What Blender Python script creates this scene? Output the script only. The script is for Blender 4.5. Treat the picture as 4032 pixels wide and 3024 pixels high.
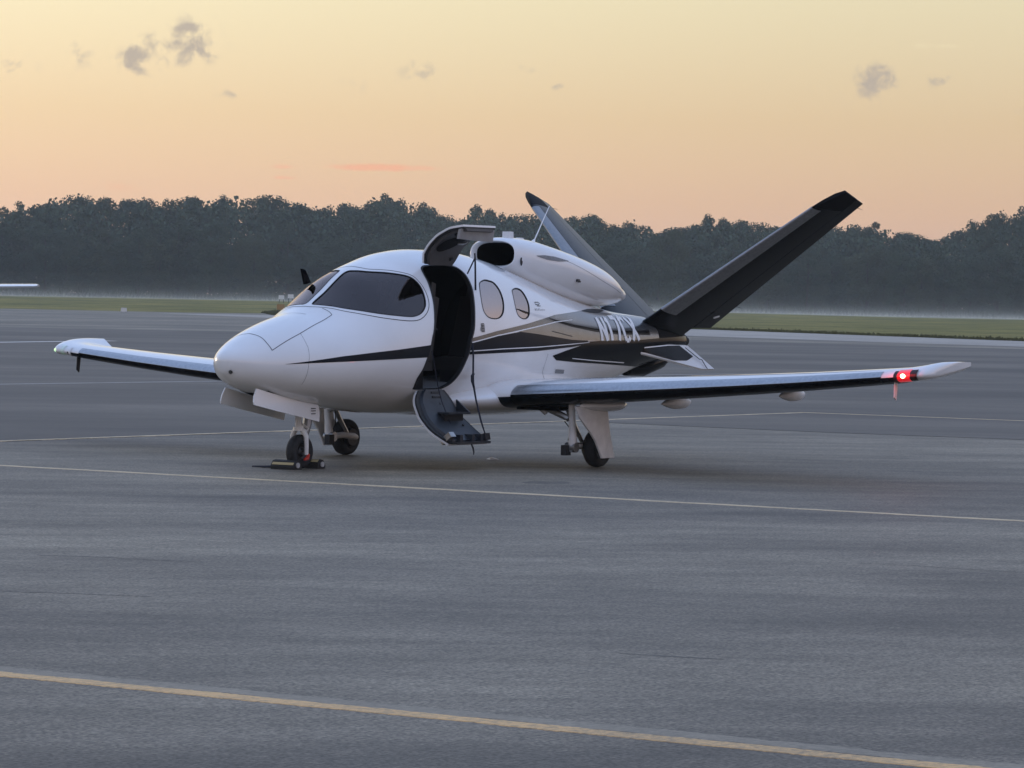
import bpy, bmesh, math, random
from mathutils import Vector, Matrix, noise

# ------------------------------------------------------------------ clear
for o in list(bpy.data.objects):
    bpy.data.objects.remove(o)
sc = bpy.context.scene
COL = sc.collection
R = math.radians

# ------------------------------------------------------------------ camera
cam_d = bpy.data.cameras.new('camera')
cam_d.sensor_width = 36.0
cam_d.lens = 125.446
cam_d.clip_start = 0.5
cam_d.clip_end = 6000
cam = bpy.data.objects.new('camera', cam_d)
COL.objects.link(cam)
CAMP = Vector((-28.15, -22.75, 1.816))
RV = Vector((0.56207, -0.82690, 0.01757)); UV = Vector((0.00989, 0.02797, 0.99956)); DV = Vector((0.82703, 0.56165, -0.02390))
M = Matrix(((RV.x, UV.x, -DV.x), (RV.y, UV.y, -DV.y), (RV.z, UV.z, -DV.z))).normalized()
cam.matrix_world = Matrix.Translation(CAMP) @ M.to_4x4()
sc.camera = cam

# ------------------------------------------------------------------ render look
sc.render.engine = 'CYCLES'
sc.view_settings.view_transform = 'Standard'
sc.view_settings.look = 'None'
sc.view_settings.exposure = 0.0
sc.view_settings.gamma = 1.0
sc.view_settings.use_curve_mapping = False
sc.cycles.use_denoising = True
sc.cycles.max_bounces = 8
sc.cycles.transparent_max_bounces = 12
sc.cycles.volume_bounces = 1
sc.cycles.caustics_reflective = False
sc.cycles.caustics_refractive = False

def srgb(r, g, b):
    f = lambda c: (c / 255) / 12.92 if c <= 10.3 else (((c / 255) + 0.055) / 1.055) ** 2.4
    return (f(r), f(g), f(b), 1)

# ------------------------------------------------------------------ world: dawn sky
W = bpy.data.worlds.new('World'); sc.world = W; W.use_nodes = True
nt = W.node_tree; N = nt.nodes; L = nt.links
N.clear()
def wn(t, **k):
    n = N.new(t)
    for a, b in k.items(): setattr(n, a, b)
    return n
SUN_AZ = R(76.0)                       # direction of the glow, measured from +X towards +Y
SUN_EL = R(3.0)
sunv = Vector((math.cos(SUN_AZ), math.sin(SUN_AZ), 0))
out = wn('ShaderNodeOutputWorld'); bg = wn('ShaderNodeBackground'); L.new(bg.outputs[0], out.inputs[0])
tc = wn('ShaderNodeTexCoord')
nrm = wn('ShaderNodeVectorMath', operation='NORMALIZE'); L.new(tc.outputs['Generated'], nrm.inputs[0])
sep = wn('ShaderNodeSeparateXYZ'); L.new(nrm.outputs[0], sep.inputs[0])
zmax = wn('ShaderNodeMath', operation='MAXIMUM'); L.new(sep.outputs[2], zmax.inputs[0]); zmax.inputs[1].default_value = 0.0
zs = wn('ShaderNodeMath', operation='SQRT'); L.new(zmax.outputs[0], zs.inputs[0])
def ramp(stops):
    n = wn('ShaderNodeValToRGB'); cr = n.color_ramp
    cr.elements[0].position = stops[0][0]; cr.elements[0].color = stops[0][1]
    cr.elements[1].position = stops[-1][0]; cr.elements[1].color = stops[-1][1]
    for p, c in stops[1:-1]:
        e = cr.elements.new(p); e.color = c
    L.new(zs.outputs[0], n.inputs[0])
    return n
def mul(c, k): return (c[0] * k, c[1] * k, c[2] * k, 1)
glow = ramp([(0.0, srgb(237, 188, 163)), (0.10, srgb(237, 189, 162)), (0.17, srgb(234, 196, 162)), (0.225, srgb(234, 206, 166)),
             (0.289, srgb(241, 227, 189)), (0.40, srgb(216, 216, 208)), (0.56, srgb(180, 198, 232)), (0.78, srgb(167, 192, 237)), (1.0, srgb(162, 188, 236))])
cool = ramp([(0.0, srgb(206, 184, 182)), (0.17, srgb(232, 202, 194)), (0.30, srgb(248, 219, 212)), (0.42, srgb(240, 222, 226)),
             (0.56, srgb(200, 207, 232)), (0.78, srgb(167, 192, 237)), (1.0, srgb(162, 188, 236))])
dts = wn('ShaderNodeVectorMath', operation='DOT_PRODUCT'); L.new(nrm.outputs[0], dts.inputs[0]); dts.inputs[1].default_value = sunv
az = wn('ShaderNodeMapRange', interpolation_type='SMOOTHSTEP'); L.new(dts.outputs['Value'], az.inputs[0])
az.inputs[1].default_value = -0.7; az.inputs[2].default_value = 0.75
mx = wn('ShaderNodeMix', data_type='RGBA'); L.new(az.outputs[0], mx.inputs[0]); L.new(cool.outputs[0], mx.inputs[6]); L.new(glow.outputs[0], mx.inputs[7])
# brighter and yellower towards the sunrise side
az2 = wn('ShaderNodeMapRange', interpolation_type='SMOOTHSTEP'); L.new(dts.outputs['Value'], az2.inputs[0])
az2.inputs[1].default_value = 0.62; az2.inputs[2].default_value = 1.0; az2.inputs[3].default_value = 1.0; az2.inputs[4].default_value = 1.42
sc1 = wn('ShaderNodeVectorMath', operation='SCALE'); L.new(mx.outputs[2], sc1.inputs[0]); L.new(az2.outputs[0], sc1.inputs[3])
sky = wn('ShaderNodeTexSky', sky_type='NISHITA'); sky.sun_disc = False
sky.sun_elevation = SUN_EL; sky.sun_rotation = R(90) - SUN_AZ; sky.altitude = 0; sky.dust_density = 2.5; sky.air_density = 1.2
scn = wn('ShaderNodeVectorMath', operation='SCALE'); L.new(sky.outputs[0], scn.inputs[0]); scn.inputs[3].default_value = 0.10
mxs = wn('ShaderNodeMix', data_type='RGBA'); mxs.inputs[0].default_value = 0.10
L.new(sc1.outputs[0], mxs.inputs[6]); L.new(scn.outputs[0], mxs.inputs[7])
last = mxs.outputs[2]
# small ragged clouds, low over the horizon: (direction, half-width, half-height in radians, kind, strength)
CL = [((0.76216, 0.64402, 0.06591), .0075, .0060, 'g', .75), ((0.77071, 0.6334, 0.0694), .0085, .0065, 'g', .70),
      ((0.75055, 0.65757, 0.06547), .0050, .0050, 'g', .30), ((0.74053, 0.66913, 0.06227), .0055, .0028, 'g', .35),
      ((0.77775, 0.62614, 0.05523), .0060, .0014, 'g', .30), ((0.79954, 0.59755, 0.06057), .0050, .0035, 'g', .28),
      ((0.80989, 0.58322, 0.06268), .0055, .0030, 'g', .38), ((0.83264, 0.5506, 0.05951), .0035, .0012, 'g', .40),
      ((0.87758, 0.47547, 0.06145), .0062, .0052, 'g', .85), ((0.88574, 0.45998, 0.06234), .0050, .0020, 'g', .40),
      ((0.89569, 0.44137, 0.05416), .0040, .0022, 'g', .25), ((0.82723, 0.55818, 0.06429), .0045, .0014, 'g', .22),
      ((0.80496, 0.59223, 0.03598), .0165, .0011, 'o', .85), ((0.78829, 0.61427, 0.0358), .0070, .0009, 'o', .45),
      ((0.78884, 0.61373, 0.03263), .0045, .0007, 'o', .40), ((0.76047, 0.64876, 0.02918), .0090, .0016, 'o', .22),
      ((0.88474, 0.46048, 0.07213), .0100, .0009, 'y', .35)]
ns = wn('ShaderNodeTexNoise'); ns.inputs['Scale'].default_value = 185; ns.inputs['Detail'].default_value = 3.5; ns.inputs['Roughness'].default_value = .55; ns.inputs['Distortion'].default_value = .35
L.new(nrm.outputs[0], ns.inputs['Vector'])
for kind, colr in (('g', srgb(184, 172, 161)), ('o', srgb(252, 186, 150)), ('y', srgb(250, 236, 196))):
    acc = None
    for dv, a, b, k, st in CL:
        if k != kind: continue
        dv = Vector(dv).normalized(); rt = dv.cross(Vector((0, 0, 1))).normalized(); up = rt.cross(dv)
        d1 = wn('ShaderNodeVectorMath', operation='DOT_PRODUCT'); L.new(nrm.outputs[0], d1.inputs[0]); d1.inputs[1].default_value = rt / a
        d2 = wn('ShaderNodeVectorMath', operation='DOT_PRODUCT'); L.new(nrm.outputs[0], d2.inputs[0]); d2.inputs[1].default_value = up / b
        d3 = wn('ShaderNodeVectorMath', operation='DOT_PRODUCT'); L.new(nrm.outputs[0], d3.inputs[0]); d3.inputs[1].default_value = dv
        c1 = wn('ShaderNodeCombineXYZ'); L.new(d1.outputs['Value'], c1.inputs[0]); L.new(d2.outputs['Value'], c1.inputs[1])
        ln = wn('ShaderNodeVectorMath', operation='LENGTH'); L.new(c1.outputs[0], ln.inputs[0])
        mr = wn('ShaderNodeMapRange', interpolation_type='SMOOTHSTEP'); L.new(ln.outputs['Value'], mr.inputs[0])
        mr.inputs[1].default_value = 0.0; mr.inputs[2].default_value = 1.6; mr.inputs[3].default_value = st; mr.inputs[4].default_value = 0.0
        gt = wn('ShaderNodeMath', operation='GREATER_THAN'); L.new(d3.outputs['Value'], gt.inputs[0]); gt.inputs[1].default_value = 0.0
        ml = wn('ShaderNodeMath', operation='MULTIPLY'); L.new(mr.outputs[0], ml.inputs[0]); L.new(gt.outputs[0], ml.inputs[1])
        if acc is None: acc = ml
        else:
            m2 = wn('ShaderNodeMath', operation='MAXIMUM'); L.new(acc.outputs[0], m2.inputs[0]); L.new(ml.outputs[0], m2.inputs[1]); acc = m2
    # ragged: the noise eats into the soft mask from its rim
    nb = wn('ShaderNodeMath', operation='MULTIPLY_ADD'); L.new(ns.outputs[0], nb.inputs[0]); nb.inputs[1].default_value = 2.6 if kind == 'g' else 1.2; nb.inputs[2].default_value = -1.42 if kind == 'g' else -.62
    ad = wn('ShaderNodeMath', operation='ADD'); L.new(acc.outputs[0], ad.inputs[0]); L.new(nb.outputs[0], ad.inputs[1])
    nm = wn('ShaderNodeMapRange', interpolation_type='SMOOTHSTEP'); L.new(ad.outputs[0], nm.inputs[0]); nm.inputs[1].default_value = .0; nm.inputs[2].default_value = .85; nm.inputs[4].default_value = .85
    fin = wn('ShaderNodeMath', operation='MULTIPLY'); L.new(nm.outputs[0], fin.inputs[0])
    rim = wn('ShaderNodeMapRange'); L.new(acc.outputs[0], rim.inputs[0]); rim.inputs[1].default_value = .0; rim.inputs[2].default_value = .35; L.new(rim.outputs[0], fin.inputs[1])
    m3 = wn('ShaderNodeMix', data_type='RGBA'); L.new(fin.outputs[0], m3.inputs[0]); L.new(last, m3.inputs[6]); m3.inputs[7].default_value = colr
    last = m3.outputs[2]
# the open sky overhead is brighter and bluer than the hazy band above the horizon
el = wn('ShaderNodeMapRange', interpolation_type='SMOOTHSTEP'); L.new(zs.outputs[0], el.inputs[0]); el.inputs[1].default_value = .30; el.inputs[2].default_value = .62; el.inputs[3].default_value = 1.0; el.inputs[4].default_value = 1.25
ov = wn('ShaderNodeVectorMath', operation='SCALE'); L.new(last, ov.inputs[0]); L.new(el.outputs[0], ov.inputs[3])
L.new(ov.outputs[0], bg.inputs[0]); bg.inputs[1].default_value = 1.0

# ------------------------------------------------------------------ sun: still behind the haze, very soft
sl = bpy.data.lights.new('sun', 'SUN'); sl.energy = 0.5; sl.angle = R(16); sl.color = (1.0, 0.86, 0.66)
so = bpy.data.objects.new('sun', sl); COL.objects.link(so)
sd = Vector((math.cos(SUN_AZ) * math.cos(SUN_EL), math.sin(SUN_AZ) * math.cos(SUN_EL), math.sin(SUN_EL)))
so.rotation_euler = sd.to_track_quat('Z', 'Y').to_euler(); so.location = (40, 60, 40)

# ------------------------------------------------------------------ material helpers
def mat(name, col, rough=.5, metal=0., coat=0., spec=.5, emit=None, es=0.):
    m = bpy.data.materials.new(name); m.use_nodes = True
    b = m.node_tree.nodes['Principled BSDF']
    b.inputs['Base Color'].default_value = col if len(col) == 4 else (*col, 1)
    b.inputs['Roughness'].default_value = rough; b.inputs['Metallic'].default_value = metal
    b.inputs['Coat Weight'].default_value = coat; b.inputs['Coat Roughness'].default_value = .06
    b.inputs['Specular IOR Level'].default_value = spec
    if emit: b.inputs['Emission Color'].default_value = emit; b.inputs['Emission Strength'].default_value = es
    return m
def vary(m, scale, lo, hi, bump=0., rough=None, stretch=(1, 1, 1), detail=6):
    """colour mottling (and fine relief) from object-space noise"""
    t = m.node_tree; b = t.nodes['Principled BSDF']; c = b.inputs['Base Color'].default_value[:]
    co = t.nodes.new('ShaderNodeTexCoord'); mp = t.nodes.new('ShaderNodeMapping'); mp.inputs['Scale'].default_value = stretch
    n = t.nodes.new('ShaderNodeTexNoise'); n.inputs['Scale'].default_value = scale; n.inputs['Detail'].default_value = detail
    t.links.new(co.outputs['Object'], mp.inputs[0]); t.links.new(mp.outputs[0], n.inputs['Vector'])
    r = t.nodes.new('ShaderNodeMapRange'); r.inputs[1].default_value = .3; r.inputs[2].default_value = .7; r.inputs[3].default_value = lo; r.inputs[4].default_value = hi
    t.links.new(n.outputs[0], r.inputs[0])
    v = t.nodes.new('ShaderNodeVectorMath'); v.operation = 'SCALE'; v.inputs[0].default_value = c[:3]; t.links.new(r.outputs[0], v.inputs[3])
    t.links.new(v.outputs[0], b.inputs['Base Color'])
    if bump:
        bp = t.nodes.new('ShaderNodeBump'); bp.inputs['Strength'].default_value = bump; bp.inputs['Distance'].default_value = .02
        t.links.new(n.outputs[0], bp.inputs['Height']); t.links.new(bp.outputs[0], b.inputs['Normal'])
    if rough:
        r2 = t.nodes.new('ShaderNodeMapRange'); r2.inputs[3].default_value = rough[0]; r2.inputs[4].default_value = rough[1]
        t.links.new(n.outputs[0], r2.inputs[0]); t.links.new(r2.outputs[0], b.inputs['Roughness'])
    return m
WHITE = vary(mat('white_paint', (.80, .80, .80), .35, coat=1.0), 2.2, .92, 1.0, rough=(.3, .4))
BLACK = vary(mat('black_gloss_paint', (.0020, .0025, .0040), .16, spec=.10), 3, .8, 1.2, rough=(.12, .2))
FINB = vary(mat('black_fin_paint', (.003, .0035, .005), .27, spec=.10), 3, .8, 1.2)
NAVY = vary(mat('dark_stripe_paint', (.009, .012, .017), .3, spec=.07), 3, .8, 1.2)
SILVER = vary(mat('silver_paint', (.17, .175, .18), .24, metal=.7, coat=.35), 5, .85, 1.1, rough=(.18, .28))
OLIVE = vary(mat('grey_stripe_paint', (.09, .092, .088), .24, metal=.3, coat=.5), 5, .85, 1.1)
TITAN = vary(mat('porous_titanium', (.42, .43, .45), .30, metal=1.0), 30, .85, 1.08, rough=(.26, .36))
TITAND = vary(mat('dark_titanium', (.30, .305, .315), .45, metal=.9), 30, .85, 1.08, rough=(.4, .5))
SEAL = mat('rubber_seal', (.008, .008, .009), .6)
INTER = mat('cabin_trim', (.010, .010, .011), .8, spec=.2)
SEAT = mat('seat_leather', (.018, .016, .015), .55)
LINERL = vary(mat('pale_liner', (.30, .295, .29), .5), 8, .85, 1.1)
MATTEB = mat('matte_black', (.006, .006, .007), .7, spec=.12)
LINER = vary(mat('door_liner', (.07, .067, .066), .55), 8, .85, 1.1)
STEPM = vary(mat('step_plastic', (.014, .018, .024), .45), 14, .75, 1.25)
STRAP = mat('strap_webbing', (.006, .009, .022), .7)
TYRE = vary(mat('tyre_rubber', (.012, .012, .013), .75), 40, .8, 1.4, bump=.2)
ALU = vary(mat('machined_metal', (.42, .42, .41), .38, metal=.85), 20, .75, 1.1)
GREYM = vary(mat('grey_strut_paint', (.42, .42, .42), .45), 12, .75, 1.1)
GWHITE = vary(mat('gear_white_paint', (.72, .72, .71), .4), 9, .86, 1.05)
DARKM = mat('dark_metal', (.03, .03, .032), .45, metal=.6)
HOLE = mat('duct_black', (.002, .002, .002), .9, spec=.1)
REDP = mat('red_paint', (.45, .03, .015), .4)
PINW = mat('white_pinstripe', (.78, .78, .77), .35)
SEAM = mat('panel_gap', (.012, .013, .015), .7)
LETTER = mat('white_lettering', (.80, .80, .80), .4)
DECAL = mat('dark_decal', (.03, .032, .036), .5)
VENTM = vary(mat('vent_mesh', (.22, .225, .23), .6), 60, .7, 1.2)
def glass(name, tint, refl, ior, rough=.02):
    m = bpy.data.materials.new(name); m.use_nodes = True; t = m.node_tree; t.nodes.clear()
    o = t.nodes.new('ShaderNodeOutputMaterial'); x = t.nodes.new('ShaderNodeMixShader'); tr = t.nodes.new('ShaderNodeBsdfTransparent'); g = t.nodes.new('ShaderNodeBsdfGlossy')
    tr.inputs[0].default_value = (*tint, 1); g.inputs[0].default_value = (*refl, 1); g.inputs['Roughness'].default_value = rough
    f = t.nodes.new('ShaderNodeFresnel'); f.inputs[0].default_value = ior
    t.links.new(f.outputs[0], x.inputs[0]); t.links.new(tr.outputs[0], x.inputs[1]); t.links.new(g.outputs[0], x.inputs[2]); t.links.new(x.outputs[0], o.inputs[0])
    return m
GLASS1 = glass('windscreen_acrylic', (.55, .52, .52), (.98, .84, .80), 1.75)
GLASS2 = glass('tinted_cabin_acrylic', (.28, .25, .26), (.94, .82, .78), 5.5)

# ------------------------------------------------------------------ object helpers
def put(name, verts, faces, material, parent=None, smooth=True, sharp=40, mats=None, fmi=None):
    me = bpy.data.meshes.new(name)
    me.from_pydata([tuple(v) for v in verts], [], faces)
    for m in (mats or [material]): me.materials.append(m)
    if fmi: me.polygons.foreach_set('material_index', fmi)
    me.validate(); me.update()
    if smooth:
        me.polygons.foreach_set('use_smooth', [True] * len(me.polygons))
        me.set_sharp_from_angle(angle=R(sharp))
    o = bpy.data.objects.new(name, me); COL.objects.link(o)
    if parent: o.parent = parent
    return o
def tag(o, label=None, cat=None, group=None, kind=None):
    if label: o['label'] = label
    if cat: o['category'] = cat
    if group: o['group'] = group
    if kind: o['kind'] = kind
    return o
def empty(name, loc=(0, 0, 0), rz=0., parent=None):
    o = bpy.data.objects.new(name, None); COL.objects.link(o); o.location = loc; o.rotation_euler[2] = rz; o.empty_display_size = .3
    if parent: o.parent = parent
    return o
class MB:
    def __init__(s): s.v = []; s.f = []
    def add(s, v, f):
        k = len(s.v); s.v += [tuple(p) for p in v]; s.f += [tuple(i + k for i in q) for q in f]; return s
    def box(s, c, sx, sy, sz, rot=None, taper=1.0):
        pts = []
        for z in (-1, 1):
            t = taper if z > 0 else 1
            for x, y in ((-1, -1), (1, -1), (1, 1), (-1, 1)): pts.append(Vector((x * sx / 2 * t, y * sy / 2 * t, z * sz / 2)))
        if rot: pts = [rot @ p for p in pts]
        c = Vector(c)
        return s.add([p + c for p in pts], [(0, 3, 2, 1), (4, 5, 6, 7), (0, 1, 5, 4), (1, 2, 6, 5), (2, 3, 7, 6), (3, 0, 4, 7)])
    def tube(s, pts, rad, n=10, cap=True):
        pts = [Vector(p) for p in pts]; m = len(pts)
        rad = rad if isinstance(rad, (list, tuple)) else [rad] * m
        ring = []; ref = None
        for i, p in enumerate(pts):
            t = (pts[min(i + 1, m - 1)] - pts[max(i - 1, 0)]).normalized()
            if ref is None: ref = t.orthogonal().normalized()
            ref = (ref - t * ref.dot(t)).normalized(); b = t.cross(ref)
            ring.append([p + (ref * math.cos(2 * math.pi * k / n) + b * math.sin(2 * math.pi * k / n)) * rad[i] for k in range(n)])
        v = [q for r_ in ring for q in r_]; f = []
        for i in range(m - 1):
            for k in range(n): f.append((i * n + k, i * n + (k + 1) % n, (i + 1) * n + (k + 1) % n, (i + 1) * n + k))
        if cap: f.append(tuple(range(n - 1, -1, -1))); f.append(tuple((m - 1) * n + k for k in range(n)))
        return s.add(v, f)
    def lathe_y(s, c, prof, n=40):
        """profile of (radius, y) turned round an axis parallel to Y through c"""
        c = Vector(c); m = len(prof); v = []
        for k in range(n):
            a = 2 * math.pi * k / n
            for r_, y in prof: v.append(c + Vector((r_ * math.cos(a), y, r_ * math.sin(a))))
        f = []
        for k in range(n):
            for i in range(m - 1): f.append((k * m + i, k * m + i + 1, ((k + 1) % n) * m + i + 1, ((k + 1) % n) * m + i))
        return s.add(v, f)
    def build(s, name, material, parent=None, smooth=True, sharp=40): return put(name, s.v, s.f, material, parent, smooth, sharp)

def pchip(xs, ys):
    n = len(xs); h = [xs[i + 1] - xs[i] for i in range(n - 1)]; dl = [(ys[i + 1] - ys[i]) / h[i] for i in range(n - 1)]
    m = [0] * n; m[0] = dl[0]; m[-1] = dl[-1]
    for i in range(1, n - 1):
        if dl[i - 1] * dl[i] > 0:
            w1 = 2 * h[i] + h[i - 1]; w2 = h[i] + 2 * h[i - 1]; m[i] = (w1 + w2) / (w1 / dl[i - 1] + w2 / dl[i])
    def f(x):
        x = min(max(x, xs[0]), xs[-1]); i = 0
        while i < n - 2 and x > xs[i + 1]: i += 1
        t = (x - xs[i]) / h[i]; a = t * t * (3 - 2 * t)
        return ys[i] * (1 - a) + ys[i + 1] * a + h[i] * (m[i] * t * (1 - t) ** 2 - m[i + 1] * t * t * (1 - t))
    return f
class Loft:
    """body of superellipse sections along X: (x, half width, z bottom, z widest, z top, upper exponent, lower exponent)"""
    def __init__(s, tab, x0=0., sq=True):
        s.x0 = x0; s.lo = tab[0][0]; s.hi = tab[-1][0]; g = (lambda a: math.sqrt(max(a - s.lo, 0))) if sq else (lambda a: a)
        xs = [g(r[0]) for r in tab]; fs = [pchip(xs, [r[k] for r in tab]) for k in range(1, 7)]
        s.n = 1600; s.tb = []
        for i in range(s.n + 1):
            q = g(s.lo) + (g(s.hi) - g(s.lo)) * i / s.n; s.tb.append([f(q) for f in fs])
        s.g = g
    def P(s, x):
        x = min(max(x - s.x0, s.lo), s.hi); t = (s.g(x) - s.g(s.lo)) / (s.g(s.hi) - s.g(s.lo)) * s.n; i = min(int(t), s.n - 1); t -= i
        a, b = s.tb[i], s.tb[i + 1]; return [a[k] + (b[k] - a[k]) * t for k in range(6)]
    def F(s, p):
        w, zb, zm, zt, nu, nl = s.P(p[0])
        if p[2] >= zm: return (abs(p[1]) / max(w, 1e-5)) ** nu + ((p[2] - zm) / max(zt - zm, 1e-5)) ** nu - 1
        return (abs(p[1]) / max(w, 1e-5)) ** nl + ((zm - p[2]) / max(zm - zb, 1e-5)) ** nl - 1
    def section(s, x, n, inset=0.):
        w, zb, zm, zt, nu, nl = s.P(x); w = max(w - inset, 1e-4); zt -= inset; zb += inset; pts = []
        for i in range(n):
            a = 2 * math.pi * i / n; c, q = math.cos(a), math.sin(a); e = nu if q >= 0 else nl
            pts.append((x, w * math.copysign(abs(c) ** (2 / e), c), zm + ((zt - zm) if q >= 0 else (zm - zb)) * math.copysign(abs(q) ** (2 / e), q)))
        return pts
    def rad(s, p):
        """the surface point on the ray from the section's middle through p"""
        p = Vector(p); w, zb, zm, zt, nu, nl = s.P(p.x); o = Vector((p.x, 0, zm)); d = p - o; d.x = 0
        if d.length < 1e-6: d = Vector((0, 0, 1))
        d.normalize(); a, b = 0., 3.
        for _ in range(34):
            m = (a + b) / 2
            if s.F(o + d * m) < 0: a = m
            else: b = m
        return o + d * a
    def side(s, x, z, sgn=-1):
        w, zb, zm, zt, nu, nl = s.P(x); z = min(max(z, zb + .004), zt - .004)
        e, t = (nu, (z - zm) / (zt - zm)) if z >= zm else (nl, (zm - z) / (zm - zb))
        return Vector((x, sgn * w * max(1 - t ** e, 0) ** (1 / e), z))
    def nrm(s, p):
        e = 2e-3; p = Vector(p); g = Vector([(s.F(p + Vector(d) * e) - s.F(p - Vector(d) * e)) for d in ((1, 0, 0), (0, 1, 0), (0, 0, 1))])
        return g.normalized() if g.length > 1e-9 else Vector((0, 0, 1))
    def on(s, x, z, off=.003, sgn=-1):
        p = s.side(x, z, sgn); return p + s.nrm(p) * off
def skin(rings, closed=True, cap0=True, cap1=True):
    n = len(rings[0]); v = [q for r_ in rings for q in r_]; f = []
    for i in range(len(rings) - 1):
        for k in range(n if closed else n - 1):
            f.append((i * n + k, (i + 1) * n + k, (i + 1) * n + (k + 1) % n, i * n + (k + 1) % n))
    if cap0: f.append(tuple(range(n)))
    if cap1: f.append(tuple((len(rings) - 1) * n + k for k in range(n - 1, -1, -1)))
    return v, f
def resample(pl, n):
    pl = [Vector(p) for p in pl]; d = [0]
    for a, b in zip(pl, pl[1:]): d.append(d[-1] + (b - a).length)
    o = []
    for i in range(n):
        t = d[-1] * i / (n - 1); k = 0
        while k < len(d) - 2 and d[k + 1] < t: k += 1
        o.append(pl[k].lerp(pl[k + 1], (t - d[k]) / max(d[k + 1] - d[k], 1e-9)))
    return o
def smooth_line(pts, per=6, closed=False):
    """Catmull-Rom through the points"""
    P = [Vector(p) for p in pts]; n = len(P); o = []
    for i in range(n if closed else n - 1):
        p0 = P[(i - 1) % n] if closed or i > 0 else P[0]; p1 = P[i]; p2 = P[(i + 1) % n]; p3 = P[(i + 2) % n] if closed or i + 2 < n else P[-1]
        for k in range(per):
            t = k / per
            o.append(.5 * ((2 * p1) + (p2 - p0) * t + (2 * p0 - 5 * p1 + 4 * p2 - p3) * t * t + (3 * p1 - p0 - 3 * p2 + p3) * t ** 3))
    if not closed: o.append(P[-1])
    return o
def band(name, body, up, lo, material, parent, nx=60, nz=10, off=.003, sgn=-1):
    a = resample([(x, 0, z) for x, z in up], nx); b = resample([(x, 0, z) for x, z in lo], nx); v = []; f = []
    for i in range(nx):
        for k in range(nz + 1):
            p = a[i].lerp(b[i], k / nz); v.append(body.on(p.x, p.z, off, sgn))
    for i in range(nx - 1):
        for k in range(nz):
            q = (i * (nz + 1) + k, i * (nz + 1) + k + 1, (i + 1) * (nz + 1) + k + 1, (i + 1) * (nz + 1) + k)
            f.append(q if sgn < 0 else q[::-1])
    return put(name, v, f, material, parent)
def ribbon(name, body, pts, width, material, parent, off=.003, closed=False, per=8, sgn=None):
    """a line of given width lying on the body's skin, through surface points"""
    if sgn == 1: pts = [(p[0], -p[1], p[2]) for p in pts]
    q = smooth_line(pts, per, closed); q = [body.rad(p) for p in q]; n = len(q); v = []; f = []
    for i, p in enumerate(q):
        t = (q[(i + 1) % n] - q[i - 1]) if closed else (q[min(i + 1, n - 1)] - q[max(i - 1, 0)])
        t.normalize(); nn = body.nrm(p); s_ = t.cross(nn).normalized()
        v += [p + nn * off + s_ * width / 2, p + nn * off - s_ * width / 2]
    for i in range(n if closed else n - 1):
        j = (i + 1) % n; f.append((2 * i, 2 * j, 2 * j + 1, 2 * i + 1))
    return put(name, v, f, material, parent)
def pane(name, body, outline, material, parent, off=-.004, rings=6, per=4):
    """a curved pane filling an outline on the body's skin"""
    o = smooth_line(outline, per, True); o = [body.rad(p) for p in o]; n = len(o); c = sum(o, Vector()) / n
    v = []; f = []
    for k in range(1, rings + 1):
        for p in o:
            q = body.rad(c.lerp(p, k / rings)); v.append(q + body.nrm(q) * off)
    cc = body.rad(c); v.append(cc + body.nrm(cc) * off)
    for k in range(rings - 1):
        for i in range(n): f.append((k * n + i, (k + 1) * n + i, (k + 1) * n + (i + 1) % n, k * n + (i + 1) % n))
    for i in range(n): f.append((len(v) - 1, i, (i + 1) % n))
    o_ = put(name, v, f, material, parent); bad = [p for p in o_.data.polygons if p.normal.dot(body.nrm(p.center)) < 0]
    if bad: o_.data.flip_normals()
    return o_
def cutter(body, outline, depth=.13, outd=.2, per=4):
    o = smooth_line(outline, per, True); o = [body.rad(p) for p in o]; n = len(o)
    nn = sum((body.nrm(p) for p in o), Vector()).normalized(); c = sum(o, Vector()) / n
    v = [p + nn * outd for p in o] + [p - nn * depth for p in o] + [c + nn * (outd + .05), c - nn * (depth + .0)]
    f = []
    for i in range(n):
        j = (i + 1) % n
        f += [(i, j, n + j, n + i), (2 * n, j, i), (2 * n + 1, n + i, n + j)]
    return v, f
mir = lambda pts: [(p[0], -p[1], p[2]) for p in pts]




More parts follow.
